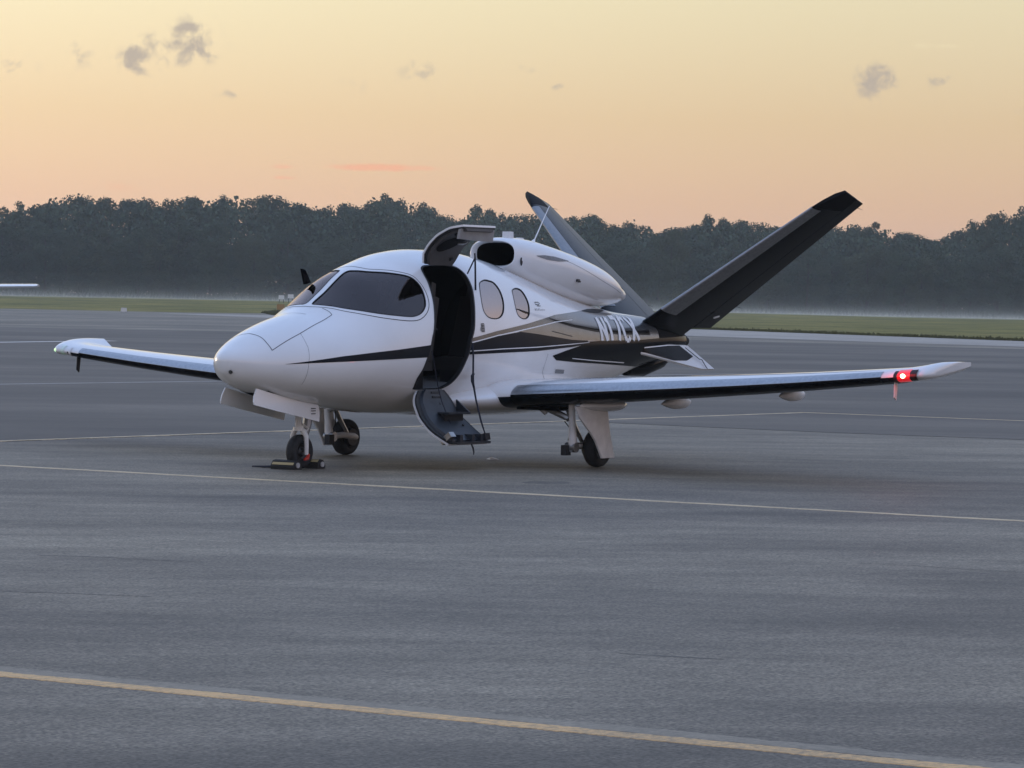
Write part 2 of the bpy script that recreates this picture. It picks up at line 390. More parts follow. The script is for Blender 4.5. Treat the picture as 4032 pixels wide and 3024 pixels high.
# ================================================================== SETTING
def far_rise(x, y):
    """the airfield rises a little towards the wood, more on the left"""
    d = Vector((x + 28.15, y + 22.75)); a = d.x * .827 + d.y * .562; l = d.x * .562 - d.y * .827
    if a < 200: return 0.
    u = max(min((l / a + .08) / .2146, 1), 0); u = u * u * (3 - 2 * u)
    t = max(min((a - 330) / 220, 1), 0); t = t * t * (3 - 2 * t)
    return (1.0 - .9 * u) * t
def ground_mat(name, cols, scales, rough, bump=0., bscale=60., spec=.3, fine=None, streak=None):
    m = bpy.data.materials.new(name); m.use_nodes = True; t = m.node_tree; b = t.nodes['Principled BSDF']
    co = t.nodes.new('ShaderNodeTexCoord'); cur = None
    for i, (sc_, c0, c1, lo, hi) in enumerate(cols):
        n = t.nodes.new('ShaderNodeTexNoise'); n.inputs['Scale'].default_value = sc_; n.inputs['Detail'].default_value = 5; n.inputs['Roughness'].default_value = .6
        mp = t.nodes.new('ShaderNodeMapping'); mp.inputs['Location'].default_value = (i * 7.3, i * 3.1, 0)
        if streak and i in streak: mp.vector_type = 'TEXTURE'; mp.inputs['Scale'].default_value = streak[i]; mp.inputs['Rotation'].default_value = (0, 0, R(38))
        t.links.new(co.outputs['Object'], mp.inputs[0]); t.links.new(mp.outputs[0], n.inputs['Vector'])
        r = t.nodes.new('ShaderNodeMapRange'); r.inputs[1].default_value = lo; r.inputs[2].default_value = hi; t.links.new(n.outputs[0], r.inputs[0])
        x = t.nodes.new('ShaderNodeMix'); x.data_type = 'RGBA'; x.blend_type = 'MIX' if i == 0 else 'MULTIPLY'
        if i == 0:
            x.inputs[6].default_value = (*c0, 1); x.inputs[7].default_value = (*c1, 1); t.links.new(r.outputs[0], x.inputs[0])
        else:
            y = t.nodes.new('ShaderNodeMix'); y.data_type = 'RGBA'; y.inputs[6].default_value = (*c0, 1); y.inputs[7].default_value = (*c1, 1); t.links.new(r.outputs[0], y.inputs[0])
            x.inputs[0].default_value = 1; t.links.new(cur, x.inputs[6]); t.links.new(y.outputs[2], x.inputs[7])
        cur = x.outputs[2]
    t.links.new(cur, b.inputs['Base Color']); b.inputs['Roughness'].default_value = rough; b.inputs['Specular IOR Level'].default_value = spec
    if bump:
        n = t.nodes.new('ShaderNodeTexNoise'); n.inputs['Scale'].default_value = bscale; n.inputs['Detail'].default_value = 4; t.links.new(co.outputs['Object'], n.inputs['Vector'])
        bp = t.nodes.new('ShaderNodeBump'); bp.inputs['Strength'].default_value = bump; bp.inputs['Distance'].default_value = .01
        t.links.new(n.outputs[0], bp.inputs['Height']); t.links.new(bp.outputs[0], b.inputs['Normal'])
    return m
GRASS = ground_mat('grass_field', [(.03, (.175, .158, .040), (.245, .205, .058), .35, .65), (.09, (.62, .66, .6), (1.2, 1.16, 1.15), .36, .64), (.5, (.7, .72, .7), (1.25, 1.22, 1.2), .34, .66), (3, (.75, .75, .75), (1.25, 1.25, 1.2), .3, .7)], None, .9, .0, spec=.1)
ASPH = ground_mat('worn_asphalt', [(.05, (.150, .126, .092), (.204, .170, .122), .38, .62), (.14, (.66, .66, .68), (1.20, 1.20, 1.19), .38, .60), (.5, (.76, .76, .77), (1.20, 1.20, 1.20), .37, .63),
                                   (1.9, (.82, .82, .82), (1.18, 1.18, 1.18), .35, .65), (11, (.78, .78, .78), (1.22, 1.22, 1.22), .34, .66), (42, (.48, .48, .48), (1.52, 1.52, 1.52), .36, .64)],
                  None, .62, .5, 55, .28, streak={1: (1, 1.8, 1), 2: (1, 3.0, 1), 3: (1, 2.6, 1)})
ASPHD = ground_mat('dark_sealed_asphalt', [(.06, (.076, .064, .050), (.112, .094, .074), .38, .62), (.13, (.66, .66, .67), (1.25, 1.24, 1.22), .38, .62), (.6, (.82, .82, .82), (1.16, 1.16, 1.16), .34, .66), (8, (.85, .85, .85), (1.15, 1.15, 1.15), .3, .7)], None, .62, .3, 40, .28, streak={1: (1, 2.2, 1), 2: (1, 3, 1)})
CONC = ground_mat('pale_concrete', [(.15, (.34, .30, .25), (.44, .39, .33), .35, .65), (1.5, (.85, .85, .85), (1.12, 1.12, 1.12), .3, .7)], None, .8)
def paint_mat(name, col, wear_lo, wear_hi, under=(.172, .146, .108)):
    m = bpy.data.materials.new(name); m.use_nodes = True; t = m.node_tree; b = t.nodes['Principled BSDF']
    co = t.nodes.new('ShaderNodeTexCoord'); n = t.nodes.new('ShaderNodeTexNoise'); n.inputs['Scale'].default_value = 22; n.inputs['Detail'].default_value = 8; n.inputs['Roughness'].default_value = .75
    n2 = t.nodes.new('ShaderNodeTexNoise'); n2.inputs['Scale'].default_value = 1.3; n2.inputs['Detail'].default_value = 3
    t.links.new(co.outputs['Object'], n.inputs['Vector']); t.links.new(co.outputs['Object'], n2.inputs['Vector'])
    ad = t.nodes.new('ShaderNodeMath'); ad.operation = 'ADD'; t.links.new(n.outputs[0], ad.inputs[0])
    m2 = t.nodes.new('ShaderNodeMath'); m2.operation = 'MULTIPLY'; m2.inputs[1].default_value = .5; t.links.new(n2.outputs[0], m2.inputs[0]); t.links.new(m2.outputs[0], ad.inputs[1])
    r = t.nodes.new('ShaderNodeMapRange'); r.inputs[1].default_value = wear_lo; r.inputs[2].default_value = wear_hi; t.links.new(ad.outputs[0], r.inputs[0])
    x = t.nodes.new('ShaderNodeMix'); x.data_type = 'RGBA'; x.inputs[6].default_value = (*under, 1); x.inputs[7].default_value = (*col, 1); t.links.new(r.outputs[0], x.inputs[0])
    t.links.new(x.outputs[2], b.inputs['Base Color']); b.inputs['Roughness'].default_value = .6; b.inputs['Specular IOR Level'].default_value = .3
    return m
YPAINT = paint_mat('worn_yellow_paint', (.74, .45, .19), .52, .84)
CPAINT = paint_mat('worn_cream_paint', (.62, .47, .28), .46, .76)
OLDP = paint_mat('old_ghost_paint', (.34, .285, .205), .60, .95)
WPAINT = paint_mat('faded_white_paint', (.40, .38, .36), .5, .8)

# ground sheet (grass), denser where it rises
xs = [-400, -200, -80, 0, 80, 140, 200, 250, 300, 340, 380, 420, 460, 500, 540, 580, 640, 720, 850, 1100, 1500]
ys = [-700, -400, -200, -80, 0, 60, 110, 160, 210, 260, 300, 340, 380, 420, 470, 540, 640, 800, 1100]
v = [(x, y, far_rise(x, y) - .03) for x in xs for y in ys]; ny = len(ys)
f = [(i * ny + j, (i + 1) * ny + j, (i + 1) * ny + j + 1, i * ny + j + 1) for i in range(len(xs) - 1) for j in range(ny - 1)]
g = put('grass_ground', v, f, GRASS); tag(g, kind='structure')
# the far edge of the paving, from right to left; beyond it is grass
EDGE = [(-120, -330), (20, -120), (60, -60), (110, 10), (146.8, 62.7), (173.0, 98.0), (217.0, 168.7), (246, 193), (281, 218.6), (315, 252), (331, 270), (298, 276), (270, 330), (200, 420)]
def sheet(name, pts, z, m, kind='structure'):
    o = put(name, [(x, y, z) for x, y in pts], [tuple(range(len(pts)))], m, smooth=False); tag(o, kind=kind); return o
sheet('asphalt_apron', [(-380, -330)] + EDGE + [(-380, 420)], 0.0, ASPH)
sheet('sealed_asphalt_lane', [(16.5, 6.42), (16.3, 4.8), (16.1, 2.0), (16.35, -.9), (16.3, -60), (70, -50), (96, -6), (112, 40), (118, 70), (95, 100), (40, 118), (-60, 118), (-60, 5.3)], .004, ASPHD)
def strip(name, a, b, w, m, z=.006, n=24, wob=.012, seed=1):
    a, b = Vector((*a, 0)), Vector((*b, 0)); t = (b - a).normalized(); s_ = Vector((-t.y, t.x, 0)); rr = random.Random(seed); v = []; f = []
    for i in range(n + 1):
        p = a.lerp(b, i / n)
        e0, e1 = [q * w / 2 + wob * (noise.noise((p.x * 2.1 + q * 40, p.y * 2.1, seed)) + .7 * noise.noise((p.x * 9 + q * 40, p.y * 9, seed)) + rr.uniform(-.35, .35)) for q in (-1, 1)]
        v += [p + s_ * (e0 - .003) + Vector((0, 0, -.002)), p + s_ * e0 + Vector((0, 0, z)), p + s_ * e1 + Vector((0, 0, z)), p + s_ * (e1 + .003) + Vector((0, 0, -.002))]
    for i in range(n):
        for k in range(3): f.append((4 * i + k, 4 * i + 4 + k, 4 * i + 5 + k, 4 * i + 1 + k))
    o = put(name, v, f, m, smooth=False); tag(o, kind='structure'); return o
strip('yellow_line', (-15.61, -5), (-15.51, -26), .145, YPAINT, .003, 900, .016, 3)
strip('faded_line_border', (-15.44, -5), (-15.34, -26), .17, OLDP, .0015, 900, .03, 4)
strip('yellow_line', (-.72, 26), (-.52, -30), .135, CPAINT, .003, 700, .026, 5)
strip('yellow_line', (-8, 6.12), (23.6, 6.62), .13, CPAINT, .006, 500, .026, 6)
strip('yellow_line', (23.8, 6.72), (23.2, -30), .13, CPAINT, .007, 500, .026, 7)
strip('faded_line', (12, 23.9), (62, 23.45), .16, WPAINT, .006, 120, .015, 8)
strip('faded_line', (46, 56.2), (72.2, 63.3), .55, paint_mat('white_line_paint', (.68, .64, .58), .34, .62), .008, 120, .03, 9)
sheet('concrete_shoulder', [(217.0, 168.7), (173.0, 98.0), (146.8, 62.7), (110, 10), (60, -60), (48, -56), (92, 6), (123, 52), (137, 82), (162, 112), (191, 149.5), (214, 180)], .004, CONC)
# dark damp stain on the apron
rr = random.Random(2); st = []
for i in range(22):
    a = 2 * math.pi * i / 22; k = 1 + rr.uniform(-.22, .22); st.append((1.3 + math.cos(a) * .30 * k, -3.2 + math.sin(a) * .22 * k))
sheet('oil_stain', st, .001, ground_mat('oil_stain_mat', [(4, (.09, .078, .06), (.15, .128, .095), .35, .65), (24, (.72, .72, .73), (1.28, 1.28, 1.27), .3, .7), (70, (.6, .6, .6), (1.42, 1.42, 1.42), .3, .7)], None, .6, .4, 55, .25))

# old sealed cracks in the asphalt
CRACK = ground_mat('crack_sealer', [(3, (.050, .046, .040), (.085, .076, .062), .35, .65)], None, .55, spec=.3)
CRACKS = [[(12.29, 0.94), (12.86, 0.31), (12.93, -0.71)], [(8.99, -2.05), (9.37, -2.69), (9.47, -2.98)], [(-6.06, -10.71), (-5.98, -11.41), (-5.89, -11.92)], [(-9.73, -6.33), (-9.52, -6.83), (-9.42, -7.54)], [(-12.66, -12.87), (-12.61, -13.3), (-12.56, -13.49)], [(-12.14, -8.18), (-11.94, -8.51), (-11.76, -9.05)]]
for k_, pl_ in enumerate(CRACKS):
    pts_ = resample([(x, y, 0) for x, y in pl_], 40); v = []; f = []
    for i, p in enumerate(pts_):
        t_ = (pts_[min(i + 1, 39)] - pts_[max(i - 1, 0)]).normalized(); s_ = Vector((-t_.y, t_.x, 0)); p = p + s_ * .12 * noise.noise((p.x * 1.3, p.y * 1.3, k_)) ; w_ = .006 + .016 * abs(noise.noise((p.x * 2, p.y * 2, 5 + k_)))
        v += [p - s_ * w_ + Vector((0, 0, .0012)), p + s_ * w_ + Vector((0, 0, .0012))]
        if i: k = len(v); f.append((k - 4, k - 2, k - 1, k - 3))
    tag(put('sealed_crack', v, f, CRACK, smooth=False), kind='structure')

# ------------------------------------------------------------------ the wood
LEAF = []
for nm, c in (('leaf_dark', (.052, .076, .046)), ('leaf_olive', (.066, .084, .048)), ('leaf_mid', (.058, .082, .050))):
    LEAF.append(vary(mat(nm, c, .8, spec=.15), .35, .55, 1.5, detail=4))
BARK = vary(mat('bark', (.045, .036, .028), .9), 3, .7, 1.3)
def crown_mesh(name, rng, kind, m):
    """unit-height tree crown (height 1): leaf-sized faces gathered in uneven clumps"""
    v = []; f = []
    cl = []
    if kind == 'round':
        w = rng.uniform(.26, .33)
        for _ in range(44):
            a = rng.uniform(0, 6.28); t = rng.uniform(-1, 1); rr_ = math.sqrt(max(1 - t * t, 0)) * rng.uniform(.35, 1.0)
            cl.append((math.cos(a) * rr_ * w, math.sin(a) * rr_ * w, .60 + t * .33, rng.uniform(.060, .105)))
        for _ in range(16):
            a = rng.uniform(0, 6.28); r_ = rng.uniform(.1, .28); cl.append((math.cos(a) * r_, math.sin(a) * r_, rng.uniform(.06, .34), rng.uniform(.06, .1)))
    elif kind == 'pine':
        for _ in range(24):
            h = rng.uniform(.50, .965); a = rng.uniform(0, 6.28); r_ = (1.02 - h) * .36 * rng.uniform(.3, 1.1) + .02
            cl.append((math.cos(a) * r_, math.sin(a) * r_, h, rng.uniform(.035, .066)))
        for _ in range(12):
            a = rng.uniform(0, 6.28); r_ = rng.uniform(.05, .22); cl.append((math.cos(a) * r_, math.sin(a) * r_, rng.uniform(.06, .45), rng.uniform(.06, .1)))
    else:
        for _ in range(30):
            a = rng.uniform(0, 6.28); h = rng.uniform(.22, .94); r_ = .30 * math.sin(min(h * 1.15, 1) * 3.0) ** .6 * rng.uniform(.25, 1.) if h < .85 else rng.uniform(0, .1)
            cl.append((math.cos(a) * r_, math.sin(a) * r_, h, rng.uniform(.05, .085)))
    for x, y, z, r_ in cl:
        k = int(165 * (r_ / .07) ** 2)
        for _ in range(k):
            d = Vector((rng.gauss(0, 1), rng.gauss(0, 1), rng.gauss(0, 1))).normalized()
            p = Vector((x, y, z)) + Vector((d.x, d.y, d.z * .8)) * r_ * (rng.uniform(.55, 1.08) if rng.random() < .91 else rng.uniform(1.0, 1.28))
            if p.z > 1.0: p.z = 1.0
            n = (d + Vector((rng.gauss(0, .6), rng.gauss(0, .6), rng.gauss(0, .6)))).normalized(); u = n.orthogonal().normalized(); w_ = n.cross(u)
            a = rng.uniform(0, 3.14); u, w_ = u * math.cos(a) + w_ * math.sin(a), w_ * math.cos(a) - u * math.sin(a)
            s1 = rng.uniform(.008, .0145); s2 = s1 * rng.uniform(.55, .9); b = len(v)
            v += [p - u * s1, p + w_ * s2, p + u * s1, p - w_ * s2]; f.append((b, b + 1, b + 2, b + 3))
    me = bpy.data.meshes.new(name); me.from_pydata([tuple(q) for q in v], [], f); me.materials.append(m); me.update(); return me, cl
def trunk_mesh(name, rng, cl):
    mb = MB(); mb.tube([(0, 0, -.01), (.004, .003, .25), (-.004, .004, .55), (.003, 0, .86)], [.017, .014, .010, .004], 8)
    for x, y, z, r_ in rng.sample(cl, min(8, len(cl))):
        z0 = max(z - .16, .14); mb.tube([(0, 0, z0), (x * .55, y * .55, z - .05), (x, y, z)], [.006, .004, .0015], 5)
    me = bpy.data.meshes.new(name); me.from_pydata(mb.v, [], mb.f); me.materials.append(BARK); me.update(); return me
rng = random.Random(11); VARS = {'round': [], 'pine': [], 'loose': []}
for kind, cnt in (('round', 5), ('pine', 3), ('loose', 3)):
    for i in range(cnt):
        cm, cl = crown_mesh('crown_' + kind, rng, kind, LEAF[i % 3]); VARS[kind].append((cm, trunk_mesh('trunk_' + kind, rng, cl)))
def tree(x, y, h, kind, i, width, label, group):
    cm, tm = VARS[kind][i % len(VARS[kind])]
    nm = {'round': 'broadleaf_tree', 'pine': 'pine_tree', 'loose': 'open_crowned_tree'}[kind]
    o = empty(nm, (x, y, far_rise(x, y) - .05), rng.uniform(0, 6.28)); o.scale = (h * width, h * width, h)
    tag(o, label, 'tree', group)
    for n_, me in (('trunk', tm), ('crown', cm)):
        c = bpy.data.objects.new(n_, me); COL.objects.link(c); c.parent = o
    return o
SKY = [(413.1, 394.2, 15.1), (412.4, 389.1, 15.5), (421.2, 392.6, 15.4), (418.4, 384.9, 15.1), (418.2, 381.2, 15.9), (427.6, 385.7, 15.6), (441.2, 393.8, 16.8), (440.7, 389.0, 18.2), (441.7, 386.3, 17.1), (430.8, 374.0, 17.1), (439.4, 378.4, 17.1), (435.7, 370.7, 17.1), (435.6, 366.1, 17.3), (435.9, 362.5, 17.0), (439.8, 363.0, 17.4), (457.7, 374.9, 18.2), (457.6, 370.3, 17.8), (458.1, 368.6, 18.2), (460.0, 365.9, 18.0), (447.9, 351.9, 18.2), (452.5, 351.7, 17.9), (461.4, 355.8, 17.0), (465.7, 355.3, 16.8), (470.5, 355.0, 17.0), (473.3, 352.7, 17.5), (455.8, 336.4, 17.2), (470.3, 342.8, 18.9), (473.2, 342.2, 18.3), (471.3, 336.4, 17.8), (464.7, 328.8, 16.7), (473.3, 331.9, 15.4), (465.1, 323.5, 14.8), (487.5, 335.7, 17.7), (487.2, 332.5, 17.2), (480.6, 325.3, 16.1), (476.0, 319.0, 15.8), (493.1, 326.2, 16.2), (486.6, 317.7, 16.0), (495.7, 320.8, 16.4), (496.4, 317.8, 16.6), (489.1, 310.4, 15.6), (488.1, 306.7, 14.4), (494.0, 307.8, 15.4), (491.3, 302.5, 14.7), (486.1, 295.7, 14.1), (491.3, 295.4, 14.2), (505.5, 301.4, 15.5), (486.8, 287.7, 16.4), (488.2, 285.5, 16.1), (504.3, 292.5, 16.1), (497.1, 284.3, 15.4), (505.2, 285.5, 15.3), (504.9, 282.3, 15.2), (503.0, 277.7, 15.5), (521.9, 284.3, 15.8), (502.5, 269.6, 15.3), (509.4, 270.6, 15.4), (504.8, 265.9, 16.1), (517.1, 270.1, 14.9), (508.9, 262.8, 14.5), (512.1, 262.0, 13.9), (523.5, 265.6, 13.7), (513.3, 257.4, 14.1), (521.0, 258.0, 15.4), (531.2, 260.8, 17.1), (510.7, 248.0, 16.0), (510.5, 245.8, 18.1), (515.9, 246.1, 17.9), (531.4, 251.1, 19.4), (528.8, 246.1, 19.0), (520.1, 238.1, 18.1), (524.1, 236.2, 18.7)]
PINES = {4, 10, 17, 26, 32, 34, 47, 57, 64, 68}
LOOSE = {6, 8, 15, 19, 27, 33, 38, 42, 48, 63, 66, 69}
OWN = {7: 'tall round-headed broadleaf tree standing out above the wood at the left end', 26: 'lacy pine crown rising over the wood left of the open cabin door',
       32: 'lacy pine crown rising over the wood between cabin door and engine', 47: 'thin pine top rising over the wood between the two tail fins',
       57: 'small pine top above the wood just right of the nearer tail fin tip', 68: 'tallest pine crown of the wood at the right edge'}
LB = {'round': 'dark broadleaf tree along the hazy skyline of the wood', 'pine': 'thin-topped pine standing in the hazy skyline of the wood', 'loose': 'open-crowned tree in the hazy skyline of the wood'}
for i, (x, y, h) in enumerate(SKY):
    kd = 'pine' if i in PINES else 'loose' if i in LOOSE else 'round'
    own = OWN.get(i)
    tree(x, y, h * (1.0 if kd != 'round' else 1.0), kd, i * 7 + 3, {'pine': .8, 'loose': .8, 'round': rng.uniform(.85, 1.3)}[kd], own or LB[kd], None if own else 'skyline trees of the wood: ' + kd)
for i in range(66):                                   # lower trees along the front of the wood
    l = -98 + 196 * (i + rng.uniform(-.3, .3)) / 65; a = rng.uniform(560, 592)
    x = -28.15 + a * .827 + l * .562; y = -22.75 + a * .562 - l * .827
    tree(x, y, rng.uniform(9.5, 13.2), 'round' if i % 4 else 'loose', i, rng.uniform(.85, 1.25), 'lower leafy tree in the shaded front row of the wood', 'front trees of the wood')
# the crowded undergrowth and the depth of the wood behind: one mass
def sky_h(l):
    q = sorted((((x + 28.15) * .562 - (y + 22.75) * .827) / (((x + 28.15) * .827 + (y + 22.75) * .562) / 615), h) for x, y, h in SKY)
    for (l0, h0), (l1, h1) in zip(q, q[1:]):
        if l0 <= l <= l1: return h0 + (h1 - h0) * (l - l0) / max(l1 - l0, 1e-6)
    return q[0][1] if l < q[0][0] else q[-1][1]
def foliage_mass(name, label, n, a0, a1, hmax, size, m, seed, upright=False, wide=110, gap=0.):
    rg = random.Random(seed); v = []; f = []; HT = [sky_h(-112 + i) for i in range(226)] if hmax is None else None
    for _ in range(n):
        l = rg.choice((-1, 1)) * rg.uniform(gap, wide) if gap else rg.uniform(-wide, wide); a = rg.uniform(a0, a1); x = -28.15 + a * .827 + l * .562; y = -22.75 + a * .562 - l * .827
        hh = HT[max(0, min(225, int(l + 112.5)))] * (.88 + .09 * noise.noise((l * .25, a * .05, 3.1)) + .08 * noise.noise((l * .8, a * .1, 7.7))) if hmax is None else hmax * (.45 + .75 * abs(noise.noise((l * .11, a * .03, seed)))) * (.8 + .6 * noise.noise((l * .9, 0, seed)))
        z = far_rise(x, y) + rg.random() ** (.8 if not upright else 1.4) * max(hh, .3); p = Vector((x, y, z))
        s1 = size * rg.uniform(.6, 1.3); b = len(v)
        if upright:
            t = Vector((rg.gauss(0, .28), rg.gauss(0, .28), 1)).normalized(); w_ = Vector((.562, -.827, 0)) * s1 * .14
            v += [p - w_ - t * s1, p + w_ - t * s1, p + t * s1 + w_ * .2, p + t * s1 - w_ * .2]
        else:
            n_ = Vector((rg.gauss(0, 1), rg.gauss(0, 1), rg.gauss(0, .7) + .3)).normalized(); u = n_.orthogonal().normalized(); w_ = n_.cross(u)
            v += [p - u * s1, p + w_ * s1 * .7, p + u * s1, p - w_ * s1 * .7]
        f.append((b, b + 1, b + 2, b + 3))
    o = put(name, v, f, m, smooth=False); tag(o, label, 'undergrowth', kind='stuff'); return o
foliage_mass('wood_undergrowth', 'dark tangled foliage filling the wood below and between its crowns', 86000, 588, 660, None, .36, LEAF[0], 5)
foliage_mass('wood_continuation', 'dark wood running on beyond both sides of the picture', 130000, 590, 650, None, .80, LEAF[0], 15, wide=360, gap=96)
SCRUB = vary(mat('scrub_leaf', (.060, .070, .042), .85, spec=.1), .2, .6, 1.4)
foliage_mass('scrub', 'pale tall grass and scrub along the foot of the wood', 14000, 535, 562, 2.1, .30, SCRUB, 8, True)

# tufts along the edge where the grass meets the paving
rg = random.Random(21); vv = []; ff = []
pl = [Vector((x, y, 0)) for x, y in EDGE[3:11]]
for a, b in zip(pl, pl[1:]):
    ln = (b - a).length; t_ = (b - a) / ln; nn = Vector((t_.y, -t_.x, 0))
    if nn.x < 0: nn = -nn
    for _ in range(int(ln * 55)):
        p = a + t_ * rg.uniform(0, ln) + nn * rg.uniform(-.15, 2.5) ** 1; h_ = rg.uniform(.05, .16) * (1.5 if rg.random() < .06 else 1); w_ = Vector((.562, -.827, 0)) * rg.uniform(.02, .07); k = len(vv)
        tp = p + Vector((rg.uniform(-.05, .05), rg.uniform(-.05, .05), h_)); vv += [p - w_, p + w_, tp + w_ * .3, tp - w_ * .3]; ff.append((k, k + 1, k + 2, k + 3))
vg = put('verge_grass', vv, ff, vary(mat('verge_blade', (.085, .085, .028), .8, spec=.15), .4, .6, 1.3), smooth=False); tag(vg, 'ragged grass tufts along the edge of the paving', 'grass', kind='stuff')
# ================================================================== THE JET
JET = empty('jet_aircraft')
tag(JET, 'white V-tail light jet with black stripes, cabin door open and one red wing light', 'jet')
FTAB = [(0.000, 0.000, 1.130, 1.130, 1.130, 2.000, 2.000), (0.020, 0.085, 1.026, 1.130, 1.190, 2.000, 2.000), (0.060, 0.145, 0.976, 1.125, 1.230, 2.000, 2.000),
(0.150, 0.235, 0.909, 1.115, 1.281, 2.000, 2.050), (0.300, 0.335, 0.858, 1.105, 1.357, 2.000, 2.100), (0.500, 0.440, 0.807, 1.100, 1.436, 2.000, 2.150),
(0.750, 0.550, 0.749, 1.100, 1.515, 2.000, 2.200), (1.000, 0.640, 0.706, 1.110, 1.583, 1.970, 2.200), (1.250, 0.705, 0.674, 1.130, 1.644, 1.900, 2.200),
(1.600, 0.770, 0.641, 1.165, 1.827, 1.870, 2.200), (2.000, 0.825, 0.602, 1.200, 2.073, 1.880, 2.200), (2.400, 0.860, 0.567, 1.230, 2.203, 1.970, 2.200),
(2.800, 0.880, 0.554, 1.250, 2.294, 2.100, 2.200), (3.200, 0.885, 0.548, 1.260, 2.331, 2.200, 2.200), (3.600, 0.875, 0.543, 1.265, 2.332, 2.250, 2.200),
(4.200, 0.835, 0.543, 1.270, 2.270, 2.200, 2.200), (4.800, 0.765, 0.555, 1.275, 2.150, 2.150, 2.200), (5.400, 0.675, 0.600, 1.285, 2.010, 2.100, 2.200),
(6.000, 0.580, 0.670, 1.300, 1.880, 2.050, 2.150), (6.600, 0.490, 0.765, 1.310, 1.770, 2.000, 2.100), (7.200, 0.405, 0.890, 1.320, 1.690, 2.000, 2.000),
(7.800, 0.325, 1.030, 1.330, 1.640, 2.000, 2.000), (8.300, 0.255, 1.110, 1.340, 1.600, 2.000, 2.000), (8.750, 0.150, 1.200, 1.330, 1.480, 2.000, 2.000), (9.030, 0.030, 1.290, 1.340, 1.380, 2.000, 2.000)]
FU = Loft(FTAB, .113)
WIN1 = [(1.548, -.04, 1.73), (1.721, -.04, 1.831), (1.93, -.042, 1.966), (2.12, -.05, 2.073), (2.175, -.12, 2.078), (2.262, -.258, 2.077), (2.463, -.413, 2.063), (2.6, -.509, 2.036), (2.646, -.583, 1.983), (2.651, -.656, 1.898), (2.617, -.728, 1.777), (2.569, -.757, 1.704), (2.479, -.77, 1.643), (2.364, -.764, 1.612), (2.234, -.739, 1.611), (2.015, -.674, 1.626), (1.84, -.579, 1.648), (1.662, -.413, 1.68), (1.578, -.251, 1.706), (1.54, -.12, 1.722)]
WFR = [(2.26, 0., 2.128), (2.262, -.12, 2.115), (2.301, -.229, 2.101), (2.495, -.389, 2.088), (2.641, -.51, 2.049), (2.676, -.591, 1.983), (2.681, -.68, 1.875), (2.653, -.747, 1.753), (2.593, -.777, 1.668), (2.494, -.789, 1.601), (2.378, -.784, 1.568), (2.212, -.755, 1.566), (1.991, -.693, 1.585), (1.814, -.599, 1.612), (1.632, -.436, 1.65), (1.549, -.273, 1.683), (1.49, -.092, 1.694), (1.485, 0., 1.70)]
DOOR = [(2.856, -.499, 2.117), (2.9, -.481, 2.14), (2.96, -.479, 2.152), (3.115, -.504, 2.158), (3.337, -.528, 2.159), (3.428, -.556, 2.138), (3.477, -.613, 2.084), (3.483, -.675, 2.01), (3.462, -.736, 1.914), (3.412, -.802, 1.773), (3.364, -.847, 1.626), (3.321, -.873, 1.478),
        (3.267, -.882, 1.372), (3.217, -.884, 1.233), (3.158, -.873, 1.118), (3.099, -.837, .995), (3.026, -.79, .904), (2.932, -.758, .859), (2.86, -.749, .849), (2.457, -.728, .846), (2.418, -.745, .872), (2.4, -.796, .959), (2.443, -.833, 1.048), (2.48, -.854, 1.145), (2.536, -.861, 1.267), (2.584, -.854, 1.388), (2.628, -.842, 1.475), (2.717, -.769, 1.73), (2.763, -.697, 1.876), (2.8, -.623, 1.985), (2.823, -.551, 2.066)]
W2 = [(3.673, -.693, 1.983), (3.794, -.667, 2.013), (3.88, -.663, 2.01), (3.979, -.668, 1.987), (4.027, -.71, 1.913), (4.025, -.759, 1.816), (3.994, -.796, 1.726), (3.938, -.822, 1.651), (3.849, -.838, 1.606), (3.733, -.846, 1.596), (3.627, -.846, 1.612), (3.562, -.835, 1.664), (3.552, -.814, 1.738), (3.58, -.769, 1.849), (3.626, -.722, 1.938)]
W3 = [(4.329, -.673, 1.909), (4.454, -.638, 1.931), (4.563, -.629, 1.915), (4.603, -.659, 1.858), (4.608, -.703, 1.775), (4.582, -.736, 1.707), (4.533, -.766, 1.639), (4.449, -.786, 1.601), (4.351, -.797, 1.6), (4.271, -.796, 1.638), (4.253, -.775, 1.713), (4.272, -.737, 1.803), (4.302, -.695, 1.878)]
# --- fuselage: a solid body with the cabin hollowed out, then window, door and gear-bay openings cut through
def x_stations(a, b, n, p=1.): return [a + (b - a) * (i / n) ** p for i in range(n + 1)]
NS = 112
rings = [FU.section(x, NS) for x in x_stations(.113 + 1e-4, 1.2, 40, 1.7) + x_stations(1.2, 9.14, 130)[1:]]
v, f = skin(rings)
inner = [FU.section(x, NS, .045) for x in x_stations(1.42, 4.95, 56)]
v2, f2 = skin(inner)
k = len(v); v = v + v2; fm = [0] * len(f) + [1] * len(f2); f = f + [tuple(i + k for i in q[::-1]) for q in f2]
fus = put('fuselage', v, f, None, JET, mats=[WHITE, INTER, SEAL], fmi=fm)
cb = MB()
for ol in (WIN1, mir(WIN1), W2, mir(W2), W3, mir(W3)):
    a, b = cutter(FU, ol, .10)
    cb.add(a, b)
dn = smooth_line(DOOR, 3, True); nd = len(dn)
cb.add([(p.x, -1.4, p.z) for p in dn] + [(p.x, -.28, p.z) for p in dn], [(i, (i + 1) % nd, nd + (i + 1) % nd, nd + i) for i in range(nd)] + [tuple(range(nd - 1, -1, -1)), tuple(nd + i for i in range(nd))])
cb.box((1.0, 0, .72), .76, .40, .44)
cut = put('opening_cutter', cb.v, cb.f, SEAL, smooth=False)
bm = bmesh.new(); bm.from_mesh(cut.data); bmesh.ops.recalc_face_normals(bm, faces=bm.faces); bm.to_mesh(cut.data); bm.free()
bm = bmesh.new(); bm.from_mesh(fus.data)
outer_n = len(rings) * NS
